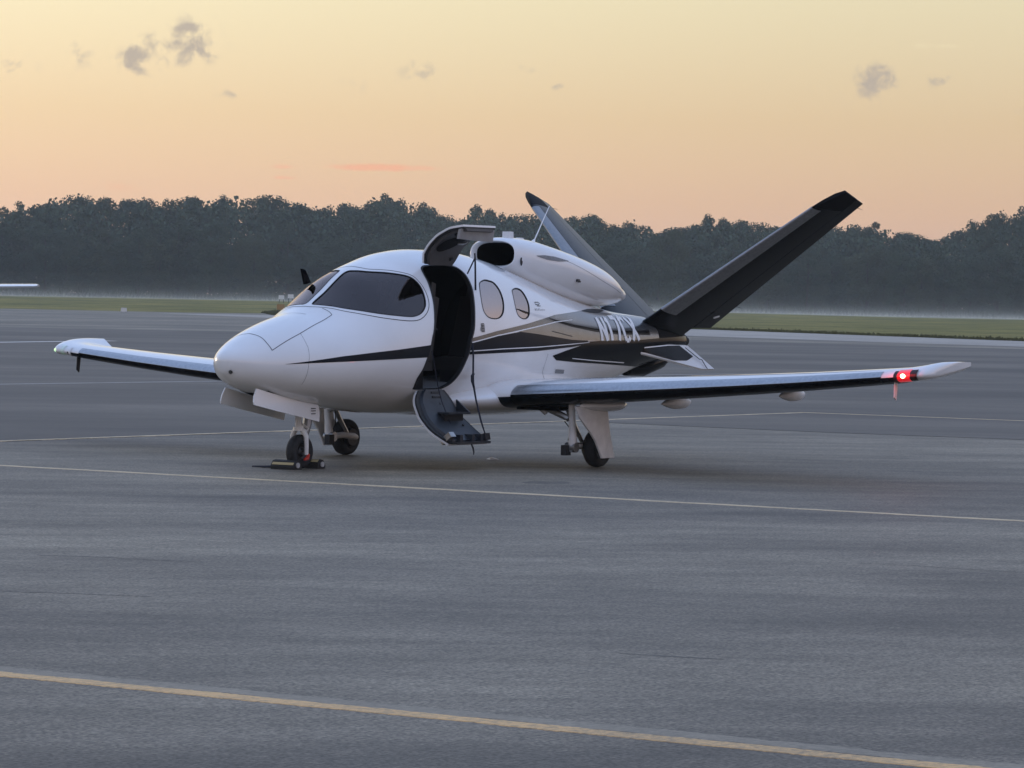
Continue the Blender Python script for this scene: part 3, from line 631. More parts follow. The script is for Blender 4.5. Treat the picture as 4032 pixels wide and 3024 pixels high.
bm.verts.ensure_lookup_table()
bmesh.ops.recalc_face_normals(bm, faces=[q for q in bm.faces if q.verts[0].index < outer_n])
inf = [q for q in bm.faces if q.verts[0].index >= outer_n]
bmesh.ops.recalc_face_normals(bm, faces=inf)
bmesh.ops.reverse_faces(bm, faces=inf)
bm.to_mesh(fus.data); bm.free()
md = fus.modifiers.new('cut', 'BOOLEAN'); md.operation = 'DIFFERENCE'; md.object = cut; md.solver = 'EXACT'; md.material_mode = 'TRANSFER'
dg = bpy.context.evaluated_depsgraph_get()
me = bpy.data.meshes.new_from_object(fus.evaluated_get(dg), depsgraph=dg)
fus.modifiers.clear(); old = fus.data; fus.data = me; me.name = 'fuselage'
bpy.data.objects.remove(cut)
me.polygons.foreach_set('use_smooth', [True] * len(me.polygons)); me.set_sharp_from_angle(angle=R(35))
me.materials.append(MATTEB)
for p in me.polygons:
    if p.center.x > 7.98 and p.material_index == 0: p.material_index = 3

for nm, ol, gm in (('windscreen_pane', WIN1, GLASS1), ('windscreen_pane', mir(WIN1), GLASS1), ('cabin_window', W2, GLASS2), ('cabin_window', mir(W2), GLASS2), ('cabin_window', W3, GLASS2), ('cabin_window', mir(W3), GLASS2)):
    big = ol
    pane(nm, FU, big, gm, JET, off=-.006)
    ribbon('window_seal', FU, ol, .012, SEAM, fus, off=.0015, closed=True, per=5)
for s_ in (-1, 1):
    ribbon('windscreen_frame_seam', FU, WFR, .008, SEAM, fus, off=.002, per=6, sgn=s_)
    ribbon('nose_hatch_seam', FU, [(.545, 0, 1.41), (.535, -.076, 1.402), (.527, -.172, 1.374), (.507, -.263, 1.318), (.503, -.335, 1.247)], .007, SEAM, fus, .002, per=8, sgn=s_)
    ribbon('nose_hatch_seam', FU, [(.503, -.335, 1.247), (.70, -.36, 1.34), (.931, -.377, 1.429), (1.2, -.372, 1.53), (1.479, -.35, 1.615)], .007, SEAM, fus, .002, per=8, sgn=s_)
    ribbon('nose_hatch_seam', FU, [(1.479, -.35, 1.615), (1.498, -.297, 1.647), (1.506, -.201, 1.681)], .006, SEAM, fus, .002, per=8, sgn=s_)
    ribbon('nose_joint_seam', FU, [(.911, -.378, 1.42), (.888, -.456, 1.345), (.877, -.511, 1.264), (.848, -.543, 1.124), (.839, -.53, 1.018), (.839, -.459, .899)], .003, DECAL, fus, .001, per=8, sgn=s_)
    ribbon('door_seal', FU, DOOR if s_ < 0 else DOOR, .022, SEAL, fus, .003, closed=True, per=3) if s_ < 0 else None
    ribbon('aft_panel_seam', FU, [(4.929, -.761, 1.212), (4.876, -.748, 1.071), (4.886, -.723, .994), (5.017, -.67, .915), (5.172, -.633, .891), (5.609, -.562, .896)], .004, DECAL, fus, .0015, per=8, sgn=s_)
ribbon('nose_hatch_seam', FU, [(1.31, .14, 1.618), (1.302, 0, 1.626), (1.31, -.14, 1.618)], .005, SEAM, fus, .002)

# --- livery, lying on the skin
for s_ in (-1, 1):
    band('nose_stripe', FU, [(.60, 1.109), (.894, 1.145), (1.238, 1.19), (1.623, 1.227), (2.039, 1.263), (2.553, 1.312)], [(.60, 1.107), (.892, 1.121), (1.231, 1.135), (1.617, 1.149), (2.038, 1.165), (2.498, 1.181)], NAVY, fus, 70, 8, .003, s_)
    band('grey_stripe', FU, [(3.285, 1.388), (3.776, 1.463), (4.421, 1.539), (5.213, 1.643)], [(3.27, 1.345), (3.771, 1.419), (4.408, 1.489), (5.157, 1.566)], OLIVE, fus, 60, 6, .003, s_)
    band('silver_tail_panel', FU, [(4.25, 1.474), (4.9, 1.545), (5.157, 1.632), (5.213, 1.643), (6.045, 1.690), (6.67, 1.680), (7.2, 1.655), (7.751, 1.632), (7.99, 1.62)],
         [(4.25, 1.452), (4.673, 1.426), (5.559, 1.36), (6.508, 1.346), (7.472, 1.354), (7.99, 1.372)], SILVER, fus, 90, 14, .0028, s_)
    band('white_pinstripe', FU, [(3.27, 1.345), (3.771, 1.419), (4.408, 1.489), (5.157, 1.566), (5.658, 1.590)], [(3.265, 1.332), (3.771, 1.407), (4.408, 1.477), (5.157, 1.556), (5.658, 1.584)], PINW, fus, 70, 2, .0055, s_)
    band('black_stripe', FU, [(3.265, 1.333), (3.771, 1.407), (4.271, 1.455), (4.673, 1.430), (5.559, 1.363), (6.0, 1.352)], [(3.222, 1.21), (3.891, 1.226), (4.668, 1.242), (5.557, 1.282), (5.807, 1.30), (6.0, 1.325)], NAVY, fus, 80, 10, .0035, s_)
    band('white_pinstripe', FU, [(3.232, 1.251), (3.888, 1.274), (4.665, 1.290), (5.556, 1.319), (6.03, 1.335)], [(3.230, 1.241), (3.888, 1.264), (4.665, 1.280), (5.556, 1.310), (6.03, 1.330)], PINW, fus, 70, 2, .0055, s_)
    band('black_tail_panel', FU, [(5.049, 1.188), (5.405, 1.244), (5.807, 1.30), (6.03, 1.345), (6.508, 1.350), (7.472, 1.358), (8.062, 1.379), (8.9, 1.40)], [(5.05, 1.186), (5.153, 1.136), (5.595, 1.113), (6.254, 1.091), (7.143, 1.058), (7.6, 1.04), (8.19, 1.12), (8.9, 1.25)], BLACK, fus, 100, 12, .0040, s_)
    band('black_swoosh', FU, [(5.02, 1.606), (5.30, 1.575), (5.616, 1.538), (6.236, 1.490), (6.868, 1.463), (7.387, 1.462), (7.75, 1.468)], [(5.02, 1.603), (5.25, 1.556), (5.616, 1.508), (6.236, 1.452), (6.868, 1.420), (7.387, 1.416), (7.75, 1.412)], BLACK, fus, 60, 4, .0050, s_)
    band('white_pinstripe', FU, [(5.58, 1.157), (6.235, 1.128), (7.098, 1.098)], [(5.58, 1.149), (6.235, 1.117), (7.098, 1.086)], PINW, fus, 40, 2, .0055, s_)
    band('tail_vent', FU, [(6.08, 1.692), (6.3, 1.708), (6.53, 1.712), (6.9, 1.702)], [(6.10, 1.684), (6.3, 1.672), (6.6, 1.668), (6.9, 1.69)], SEAL, fus, 24, 4, .006, s_)
    band('drain_grille', FU, [(5.19, 1.035), (5.43, 1.025)], [(5.20, .99), (5.44, .982)], VENTM, fus, 8, 3, .004, s_)
    band('access_slot', FU, [(5.043, 1.464), (5.30, 1.436), (5.567, 1.405)], [(5.043, 1.456), (5.30, 1.428), (5.567, 1.397)], SEAM, fus, 20, 1, .0055, s_)
# registration N17CX, letter by letter
def stroke(paths, x0, w, name):
    v = []; f = []; z0, z1 = 1.352, 1.612
    for (ax, az_), (bx, bz) in paths:
        n = 12
        for i in range(n + 1):
            t = i / n; x = x0 + (ax + (bx - ax) * t) * w; z = z0 + (az_ + (bz - az_) * t) * (z1 - z0)
            dx, dz = (bx - ax) * w, (bz - az_) * (z1 - z0); ll = math.hypot(dx, dz); hx, hz = -dz / ll, dx / ll
            k = len(v); hw = .030
            v += [FU.on(x + hx * hw * 1.1, z + hz * hw * .8, .0075), FU.on(x - hx * hw * 1.1, z - hz * hw * .8, .0075)]
            if i: f.append((k - 2, k - 1, k + 1, k))
    return put(name, v, f, LETTER, fus)
LT = [[((0, 0), (0, 1)), ((0, 1), (1, 0)), ((1, 0), (1, 1))], [((.5, 0), (.5, 1)), ((.5, 1), (.15, .8))], [((0, 1), (1, 1)), ((1, 1), (.45, 0))],
      [((1, .85), (.75, 1)), ((.75, 1), (.25, 1)), ((.25, 1), (0, .8)), ((0, .8), (0, .2)), ((0, .2), (.25, 0)), ((.25, 0), (.75, 0)), ((.75, 0), (1, .15))], [((0, 0), (1, 1)), ((0, 1), (1, 0))]]
for p, x0, w in zip(LT, (6.385, 6.60, 6.80, 7.03, 7.25), (.15, .13, .15, .14, .165)):
    stroke(p, x0, w, 'registration_letter')
# small markings: maker's marks behind the last window, placard by the door, dot by the window
def mark(name, segs, x0, z0, sx, sz, wd, m=DECAL):
    v = []; f = []
    for a, b, c, d in segs:
        dx, dz = (c - a) * sx, (d - b) * sz; ll = math.hypot(dx, dz) or 1; hx, hz = -dz / ll * wd, dx / ll * wd; k = len(v)
        for q, r_ in ((a, b), (c, d)): v += [FU.on(x0 + q * sx + hx, z0 + r_ * sz + hz, .004), FU.on(x0 + q * sx - hx, z0 + r_ * sz - hz, .004)]
        f.append((k, k + 1, k + 3, k + 2))
    return put(name, v, f, m, fus)
mark('emblem_mark', [(0, 1, .85, 1), (0, 1, 0, .45), (0, .45, .5, .45), (.85, 1, 1, .7), (1, .7, .3, .1), (.3, .1, 1, .1)], 4.775, 1.735, .12, .045, .004)
mark('emblem_lettering', [(0, 1, .07, .1), (.07, .1, .14, 1), (.22, .1, .22, 1), (.3, .1, .42, 1), (.5, .1, .5, 1), (.58, .4, .7, .4), (.76, .1, .84, .8), (.9, .4, 1, .4)], 4.71, 1.685, .26, .026, .003)
mark('door_placard', [(0, y, 1, y) for y in (0, .2, .4, .6, .8, 1)] + [(0, 0, 0, 1), (1, 0, 1, 1), (.5, 0, .5, 1)], 3.462, 1.455, .055, .085, .0045)
mark('door_placard', [(0, 0, 0, 1)], 3.445, 1.46, .05, .04, .003)
mark('small_marking', [(0, 0, 1, 0), (.5, -.5, .5, .8), (0, .6, .8, .6)], 2.655, 1.475, .02, .02, .003)
# round port on the nose
mb = MB(); c0 = FU.rad((.155, -.03, 1.09)); n0 = FU.nrm(c0); u0 = n0.orthogonal().normalized(); w0 = n0.cross(u0)
mb.v = [tuple(c0 + n0 * .012 + (u0 * math.cos(a * .3927) + w0 * math.sin(a * .3927)) * .022) for a in range(16)]; mb.f = [tuple(range(16))]
mb.build('nose_port', mat('dark_lens', (.004, .008, .022), .1, coat=1), fus)
# --- cabin inside
MB().box((3.45, 0, .80), 2.5, 1.04, .04).build('cabin_floor', INTER, JET, smooth=False)
MB().box((1.80, 0, 1.44), .30, .84, .20).build('instrument_panel', INTER, JET, smooth=False)
for x, y in ((2.75, .36), (2.75, -.36), (3.75, .38), (3.75, -.38), (4.45, 0)):
    s_ = empty('cabin_seat', (x, y, .82), parent=JET)
    MB().box((0, 0, .28), .46, .44, .14, taper=.94).build('cushion', SEAT, s_, smooth=False)
    MB().box((0, 0, .11), .30, .30, .20).build('pedestal', DARKM, s_, smooth=False)
    MB().box((.24, 0, .66), .12, .44, .70, Matrix.Rotation(R(14), 3, 'Y'), .85).build('backrest', SEAT, s_, smooth=False)
    MB().box((.35, 0, 1.07), .09, .26, .17, Matrix.Rotation(R(14), 3, 'Y'), .9).build('headrest', SEAT, s_, smooth=False)

# --- belly and wing-root fairing
BF = Loft([(3.02, .50, .62, .70, .78, 2, 2), (3.15, .74, .56, .71, .83, 2, 2), (3.4, .915, .53, .72, .87, 2, 2.2), (3.8, .99, .518, .728, .93, 2, 2.3), (4.3, 1.02, .512, .737, .96, 2, 2.3), (5.0, .97, .522, .75, .96, 2, 2.3), (5.6, .80, .58, .78, .93, 2, 2), (6.0, .60, .66, .80, .90, 2, 2), (6.3, .42, .74, .82, .88, 2, 2)], 0, False)
v, f = skin([BF.section(x, 64) for x in x_stations(3.02, 6.3, 60)]); put('belly_fairing', v, f, WHITE, JET)

# --- wings
def naca(n, a, b, tc, camber=.02):
    """closed loop of (x, z) chord fractions: along the top from b to a, back along the bottom"""
    up = []; lo = []
    for i in range(n + 1):
        x = a + (b - a) * (1 - math.cos(math.pi * i / n)) / 2
        y = 5 * tc * (.2969 * math.sqrt(x) - .126 * x - .3516 * x * x + .2843 * x ** 3 - .1036 * x ** 4)
        c = camber * (2 * .4 * x - x * x) / .16 if x < .4 else camber * (.2 + .8 * x - x * x) / .36
        up.append((x, c + y)); lo.append((x, c - y))
    return up[::-1] + lo[1:]
zle = pchip([.4, 1.338, 2.045, 3.19, 4.28, 5.45, 5.95], [.715, .773, .818, .893, .973, 1.075, 1.12])
WSEC = [(y, 3.65 + (y - .9) * .1, 5.52 - (y - .9) * .101, zle(y), zle(y) + .0, .168) for y in (.5, .9, 1.3, 1.8, 2.4, 3.1, 3.8, 4.5, 5.1, 5.45)]
WSEC += [(5.60, 4.12, 5.05, 1.090, 1.095, .165), (5.70, 4.13, 5.16, 1.099, 1.122, .150, .9), (5.78, 4.142, 5.30, 1.107, 1.160, .135, .80), (5.84, 4.17, 5.33, 1.114, 1.195, .13, .80), (5.875, 4.225, 5.34, 1.12, 1.215, .115, .80), (5.895, 4.32, 5.34, 1.128, 1.228, .09, .80)]
def wing_ring(sec, sgn, a=0., b=1., off=0., n=22):
    y, xl, xt, zl, zt, tc = sec[:6]; c = xt - xl; pts = []
    if len(sec) > 6: b = sec[6]
    for x, z in naca(n, a, b, tc):
        d = Vector((0, 0, 0))
        if off: d = Vector((-(1 - min(x * 12, 1)), 0, 1 if z > .005 else -1)).normalized() * off
        pts.append(Vector((xl + x * c, sgn * y, zl + (zt - zl) * x + z * c)) + d)
    return pts
def make_wing(sgn):
    v, f = skin([wing_ring(s_, sgn) for s_ in WSEC], True)
    if sgn > 0: f = [q[::-1] for q in f]
    nr = 45; fm_ = [0] * len(f)
    for qi, q in enumerate(f):
        c = [v[i] for i in q]; js = [i % nr for i in q]
        if len(q) == 4 and min(js) >= 22 and max(js) - min(js) < 3 and max(abs(p.y) for p in c) < 5.6: fm_[qi] = 1
    wg = put('wing', v, f, None, JET, sharp=50, mats=[WHITE, NAVY], fmi=fm_)
    secs = [(y, 3.65 + (y - .9) * .1, 5.52 - (y - .9) * .101, zle(y), zle(y), .168) for y in (1.12, 1.6, 2.3, 3.0, 3.7, 4.4, 5.0, 5.40)]
    v, f = skin([wing_ring(s_, sgn, 0, .075, .004, 12) for s_ in secs], False, False, False)
    lp = put('leading_edge_panel', v, f, None, wg, mats=[TITAN, BLACK], fmi=[1 if min(i % 25 for i in q) >= 11 else 0 for q in f])
    # inboard fat leading-edge glove end
    for ya, yb in ((1.35, 3.0), (3.02, 5.2)):      # flap and aileron gaps on the top
        mb = MB()
        for y in (0,): pass
        n = 10; vv = []; ff = []
        for i in range(n + 1):
            y = ya + (yb - ya) * i / n; xl = 3.65 + (y - .9) * .1; xt = 5.52 - (y - .9) * .101; c = xt - xl; fr = .745
            tz = [z for x, z in naca(60, 0, 1, .168) if abs(x - fr) < .02][0]
            vv += [(xl + fr * c - .004, sgn * y, zle(y) + tz * c + .004), (xl + fr * c + .004, sgn * y, zle(y) + tz * c + .004)]
            if i: k = len(vv); ff.append((k - 4, k - 3, k - 1, k - 2))
        put('control_surface_gap', vv, ff, SEAM, wg)
    # flap track fairings
    for y, z, ln in ((2.35, .66, .30), (3.80, .79, .27)):
        Lf = Loft([(-ln, .004, -.004, 0, .004, 2, 2), (-ln * .6, .04, -.035, 0, .05, 2, 2), (0, .055, -.06, 0, .09, 2, 2), (ln * .6, .045, -.05, .01, .07, 2, 2), (ln, .012, -.005, .02, .035, 2, 2)], 0, False)
        vv, ff = skin([Lf.section(x, 20) for x in x_stations(-ln, ln, 14)])
        o = put('flap_track_fairing', vv, ff, GWHITE, wg); o.location = (5.08, sgn * y, z + .04)
    Lf = Loft([(-.45, .01, -.01, 0, .02, 2, 2), (-.2, .16, -.05, 0, .08, 2, 2), (.1, .19, -.065, 0, .08, 2, 2), (.45, .02, -.01, 0, .02, 2, 2)], 0, False)
    vv, ff = skin([Lf.section(x, 24) for x in x_stations(-.45, .45, 16)]); o = put('gear_fairing', vv, ff, WHITE, wg); o.location = (4.38, sgn * 1.86, .675)
    # gear well
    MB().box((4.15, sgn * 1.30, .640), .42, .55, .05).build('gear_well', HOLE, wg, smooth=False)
    # vane under the tip
    mb = MB(); mb.add([(4.20, sgn * 5.50, 1.03), (4.26, sgn * 5.50, 1.03), (4.235, sgn * 5.50, .845), (4.19, sgn * 5.50, .875), (4.20, sgn * 5.512, 1.03), (4.26, sgn * 5.512, 1.03), (4.235, sgn * 5.512, .845), (4.19, sgn * 5.512, .875)], [(0, 1, 2, 3), (7, 6, 5, 4), (0, 4, 5, 1), (1, 5, 6, 2), (2, 6, 7, 3), (3, 7, 4, 0)])
    mb.build('tip_vane', GWHITE if sgn < 0 else DARKM, wg, smooth=False)
    # navigation light set into the tip's leading edge
    lsec = [(y, 3.65 + (y - .9) * .1, 5.06, 1.075 + (y - 5.45) * .097, 1.075 + (y - 5.45) * .13, .166) for y in ((5.575, 5.61, 5.645, 5.68, 5.71) if sgn < 0 else (5.66, 5.72, 5.78))]
    lm = mat('red_lens' if sgn < 0 else 'green_lens', (.30, .004, .006, 1) if sgn < 0 else (.66, .70, .68, 1), .15, coat=1., emit=(1, .01, .02, 1) if sgn < 0 else (.4, 1, .55, 1), es=.5 if sgn < 0 else .06)
    v, f = skin([wing_ring(q, sgn, 0, .085, .006, 10) for q in lsec], False, False, False); put('light_lens', v, f, lm, wg)
    for ya, yb in ((5.535, 5.574), (5.712, 5.79)):
        v, f = skin([wing_ring((y, 3.65 + (y - .9) * .1, 5.06, 1.075 + (y - 5.45) * .097, 1.075 + (y - 5.45) * .15, .166), sgn, 0, .06 - (.045 if y > 5.79 else 0), .007, 10) for y in (ya, (ya + yb) / 2, yb)], False, False, False); put('light_fairing', v, f, DARKM if sgn < 0 else WHITE, wg)
    mb = MB(); mb.lathe_y((0, 0, 0), [(0, -.026), (.009, -.024), (.017, -.018), (.022, -.009), (.024, 0), (.022, .009), (.017, .018), (.009, .024), (0, .026)], 24)
    o = mb.build('lamp', mat('red_lamp' if sgn < 0 else 'green_lamp', (1, .5, .3, 1), .3, emit=(1, .40, .24, 1) if sgn < 0 else (.5, 1, .6, 1), es=11 if sgn < 0 else .9), wg); o.location = (4.108 if sgn < 0 else 4.15, sgn * (5.645 if sgn < 0 else 5.80), 1.098 if sgn < 0 else 1.108)
    if sgn < 0:
        li = bpy.data.lights.new('red_wing_light', 'POINT'); li.energy = 2.6; li.color = (1, .03, .03); li.shadow_soft_size = .06
        lo = bpy.data.objects.new('lamp_light', li); COL.objects.link(lo); lo.parent = wg; lo.location = (4.0, sgn * 5.66, 1.14)
    return wg
make_wing(-1); make_wing(1)

# --- engine nacelle on the back
NT = [(4.93, .318, 2.15, 2.31, 2.478, 2.6, 2.6), (5.0, .36, 2.09, 2.30, 2.500, 2.5, 2.5), (5.15, .395, 2.00, 2.27, 2.506, 2.4, 2.4), (5.4, .425, 1.93, 2.23, 2.492, 2.3, 2.3), (5.75, .44, 1.85, 2.19, 2.440, 2.2, 2.2), (6.1, .435, 1.80, 2.13, 2.378, 2.2, 2.2), (6.5, .405, 1.765, 2.07, 2.302, 2.1, 2.2), (6.9, .345, 1.745, 2.00, 2.200, 2.1, 2.1), (7.15, .285, 1.745, 1.95, 2.105, 2, 2), (7.32, .225, 1.76, 1.90, 2.015, 2, 2)]
NA = Loft(NT, 0, False)
lipr = Loft([(0, .296, 2.166, 2.31, 2.462, 2.7, 2.7), (1, .296, 2.166, 2.31, 2.462, 2.7, 2.7)], 0, False)
def ring_at(x, w, zb, zt, e, n=64):
    zm = (zb + zt) / 2; o = []
    for i in range(n):
        a = 2 * math.pi * i / n; c, q = math.cos(a), math.sin(a)
        o.append((x, w * math.copysign(abs(c) ** (2 / e), c), zm + (zt - zm) * math.copysign(abs(q) ** (2 / e), q)))
    return o
v, f = skin([ring_at(4.99, .268, 2.186, 2.445, 2.8), ring_at(4.945, .275, 2.18, 2.45, 2.8), ring_at(4.915, .294, 2.166, 2.464, 2.7), ring_at(4.918, .308, 2.156, 2.472, 2.65)] + [NA.section(x, 64) for x in x_stations(4.93, 7.32, 60)], True, False, False)
nac = put('engine_nacelle', v, f, WHITE, JET)
v, f = skin([ring_at(4.99, .267, 2.187, 2.444, 2.8), ring_at(5.25, .24, 2.17, 2.42, 2.4), ring_at(5.6, .21, 2.08, 2.40, 2.0)], True, False, True); put('inlet_duct', v, [q[::-1] for q in f], HOLE, nac)
v, f = skin([ring_at(7.31, .224, 1.762, 2.012, 2.0), ring_at(7.40, .20, 1.775, 1.99, 2.0), ring_at(7.44, .18, 1.79, 1.965, 2.0), ring_at(7.40, .165, 1.80, 1.955, 2.0), ring_at(7.2, .15, 1.81, 1.94, 2.0)], True, False, True); put('exhaust_nozzle', v, f, WHITE, nac)
band('oval_vent', NA, [(5.20, 2.305), (5.35, 2.312), (5.55, 2.298), (5.83, 2.255)], [(5.22, 2.295), (5.38, 2.262), (5.60, 2.245), (5.82, 2.253)], VENTM, nac, 20, 4, .004)
ribbon('cowl_seam', NA, [(5.7, -.40, 2.27), (6.0, -.405, 2.20), (6.3, -.40, 2.12), (6.6, -.37, 2.04), (6.9, -.33, 1.97), (7.2, -.27, 1.90)], .004, DECAL, nac, .001)
mb = MB(); q = NA.on(6.02, 2.04, .01); mb.box(q, .05, .02, .03).box(q + Vector((.03, 0, -.012)), .03, .02, .02); mb.build('cowl_latch', DECAL, nac, smooth=False)
mb = MB(); q = NA.on(4.985, 2.235, .002); mb.lathe_y((0, 0, 0), [(0, 0), (.04, -.006), (.05, .0)], 14); o = mb.build('lip_reflection_patch', SEAM, nac); o.location = q; o.scale = (.45, 1, 1)  # dark reflection on the inlet lip, put in as a dark disc
MB().box((5.215, 0, 2.536), .10, .09, .075, taper=.95).build('roof_antenna', GWHITE, nac, smooth=False)
MB().box((5.45, 0, 2.495), .14, .05, .03, taper=.7).build('roof_antenna', GWHITE, nac, smooth=False)
MB().tube([(5.70, 0, 2.44), (5.735, 0, 2.475), (5.76, 0, 2.50), (6.05, 0, 2.886)], [.035, .022, .008, .005], 8).build('whip_antenna', PINW, nac)
MB().tube([(6.66, 0, 2.25), (6.68, 0, 2.30)], [.03, .02], 8).build('beacon', GWHITE, nac)
mb = MB(); mb.add([(2.03, .42, 1.93), (2.12, .42, 1.95), (2.02, .42, 2.085), (1.96, .42, 2.095), (2.03, .455, 1.93), (2.12, .455, 1.95), (2.02, .445, 2.085), (1.96, .445, 2.095)], [(0, 1, 2, 3), (7, 6, 5, 4), (0, 4, 5, 1), (1, 5, 6, 2), (2, 6, 7, 3), (3, 7, 4, 0)])
mb.build('blade_probe', BLACK, JET, smooth=False)

# --- V tail
def make_fin(sgn):
    L0, L1 = Vector((7.68, .10, 1.465)), Vector((8.73, 2.14, 3.075)); T0, T1 = Vector((9.18, .10, 1.35)), Vector((9.42, 2.25, 3.02))
    def ring(s, a, b, tc=.095, off=0., n=14, squash=1., rake=0.):
        l, t = L0.lerp(L1, s + rake * 2.2), T0.lerp(T1, s); c = t - l; sp = (L1 - L0).normalized(); nn = c.normalized().cross(sp).normalized(); ch = c.length
        if nn.z < 0: nn = -nn
        pts = []
        for x, z in naca(n, a, b, tc * squash, 0.):
            p = l + c * x + nn * z * ch
            if off: p = p + (nn * (1 if z > 0 else -1 if z < 0 else 0) - c.normalized() * (1 - min(x * 10, 1))).normalized() * off
            pts.append(Vector((p.x, p.y * sgn, p.z)))
        return pts
    def piece(name, rs, m, par, closed=True, caps=True):
        v, f = skin(rs, closed, caps, caps)
        if sgn > 0: f = [q[::-1] for q in f]
        return put(name, v, f, m, par, sharp=45)
    fin = piece('tail_fin', [ring(s, 0, .68) for s in (0, .2, .4, .6, .8, .94)], FINB, JET)
    piece('ruddervator', [ring(s, .69, 1.) for s in (.09, .3, .5, .7, .9, .97)] + [ring(1.0, .69, 1., rake=.032, squash=.6)], FINB, fin)
    piece('tip_cap', [ring(.942, .0, .68), ring(.975, .05, .68, squash=.95), ring(.993, .12, .68, squash=.85, rake=.016), ring(1.0, .22, .68, squash=.6, rake=.032)], MATTEB, fin)
    piece('leading_edge_panel', [ring(s, 0, .19, off=.004) for s in (.16, .35, .55, .75, .925)], TITAND, fin, False, False)
    for s in (.25, .62, .97):
        p = T0.lerp(T1, s); MB().tube([(p.x - .02, p.y * sgn, p.z), (p.x + .12, p.y * sgn, p.z - .02)], [.004, .0015], 5).build('static_wick', DARKM, fin)
    l = L0.lerp(L1, .19); t = T0.lerp(T1, .19); p = l.lerp(t, .72)
    MB().tube([(p.x, p.y * sgn - (-.05 if sgn > 0 else .05), p.z - .07), (p.x + .12, p.y * sgn + sgn * .05, p.z - .05)], [.012, .010], 6).build('hinge_fairing', GWHITE, fin)
    return fin
make_fin(-1); make_fin(1)
def make_strake(sgn):
    A, B, C, D = Vector((7.30, .33, 1.215)), Vector((8.64, .30, 1.285)), Vector((8.90, .53, 1.003)), Vector((8.66, .51, 1.003))
    top = resample([A, Vector((7.55, .36, 1.262)), Vector((8.1, .36, 1.293)), B, Vector((8.70, .36, 1.215)), C], 26); bot = resample([A, Vector((7.6, .37, 1.18)), Vector((8.2, .45, 1.08)), D, C], 26)
    nn = Vector((.0, .75, .66)); v = []; f = []
    for o_ in (.012, -.012):
        for a, b in zip(top, bot):
            for k in range(5): p = a.lerp(b, k / 4) + nn * o_; v.append((p.x, p.y * sgn, p.z))
    n1 = 26 * 5
    for i in range(25):
        for k in range(4):
            q = (i * 5 + k, i * 5 + k + 1, (i + 1) * 5 + k + 1, (i + 1) * 5 + k); f += [q, tuple(j + n1 for j in q[::-1])]
        f += [(i * 5, (i + 1) * 5, n1 + (i + 1) * 5, n1 + i * 5), (i * 5 + 4, n1 + i * 5 + 4, n1 + (i + 1) * 5 + 4, (i + 1) * 5 + 4)]
    st = put('ventral_strake', v, f, WHITE, JET, smooth=False)
    # dark panel on its face, leaving a white border, and the rudder gap
    tp = resample([A + Vector((.10, 0, 0)), Vector((7.55, .362, 1.248)), Vector((8.1, .365, 1.278)), Vector((8.36, .36, 1.28))], 20); bt = resample([A + Vector((.10, .005, -.004)), Vector((7.6, .372, 1.195)), Vector((8.12, .44, 1.105)), Vector((8.42, .44, 1.10)), Vector((8.58, .42, 1.15))], 20)
    v = []; f = []
    for a, b in zip(tp, bt):
        for k in range(4): p = a.lerp(b, k / 3) + nn * .016; v.append((p.x, p.y * sgn, p.z))
    for i in range(19):
        for k in range(3): f.append((i * 4 + k, i * 4 + k + 1, (i + 1) * 4 + k + 1, (i + 1) * 4 + k))
    put('black_panel', v, f, BLACK, st, smooth=False)
    mb = MB(); pts = [Vector((8.50, .36, 1.255)), Vector((8.68, .45, 1.12)), Vector((8.72, .46, 1.115)), Vector((8.73, .50, 1.05)), Vector((8.74, .53, 1.005))]
    mb.tube([((p + nn * .012).x, (p + nn * .012).y * sgn, (p + nn * .012).z) for p in pts], .005, 5).build('tab_gap', SEAM, st)
make_strake(-1); make_strake(1)
mb = MB(); mb.tube([(7.75, 0, 1.02), (8.1, 0, 1.03), (8.5, 0, 1.10), (8.8, 0, 1.2)], [.10, .12, .10, .04], 12); mb.build('tail_skid', BLACK, JET)

# --- cabin door, upper half swung up
UD = empty('upper_door', parent=JET)
prof = resample([(0, -.515, 2.175), (0, -.555, 2.285), (0, -.625, 2.375), (0, -.745, 2.470), (0, -.90, 2.540), (0, -1.07, 2.570)], 15)
def door_grid(prof, xf, xa, off, inset, nv=12):
    n = len(prof); g_ = []
    for i, p in enumerate(prof):
        t = i / (n - 1); tg = (prof[min(i + 1, n - 1)] - prof[max(i - 1, 0)]).normalized(); nn = Vector((0, tg.z, -tg.y))
        q = p + nn * off; a = xf(t) + inset; b = xa(t) - inset
        g_.append([Vector((a + (b - a) * k / nv, q.y, q.z)) for k in range(nv + 1)])
    return g_
def sheet_of(g_):
    m = len(g_[0]); v = [p for r_ in g_ for p in r_]; f = [(i * m + k, i * m + k + 1, (i + 1) * m + k + 1, (i + 1) * m + k) for i in range(len(g_) - 1) for k in range(m - 1)]
    return v, f
def slab(name, ga, gb, m, par):
    va, fa = sheet_of(ga); vb, fb = sheet_of(gb); k = len(va); v = va + vb; f = fa + [tuple(i + k for i in q[::-1]) for q in fb]; mm = len(ga[0]); n = len(ga)
    for i in range(n - 1):
        for c in (0, mm - 1):
            q = (i * mm + c, (i + 1) * mm + c, k + (i + 1) * mm + c, k + i * mm + c); f.append(q if c == 0 else q[::-1])
    for j in range(mm - 1):
        for i in (0, n - 1):
            q = (i * mm + j, i * mm + j + 1, k + i * mm + j + 1, k + i * mm + j); f.append(q if i else q[::-1])
    return put(name, v, f, m, par, sharp=45)
xf = lambda t: 2.83 - .07 * t + .10 * max(t - .88, 0) / .12 * .5 + .04 * max(.12 - t, 0) / .12
xa = lambda t: 3.46 - .05 * t - .06 * max(.12 - t, 0) / .12
slab('outer_skin', door_grid(prof, xf, xa, .022, 0), door_grid(prof, xf, xa, .0, 0), WHITE, UD)
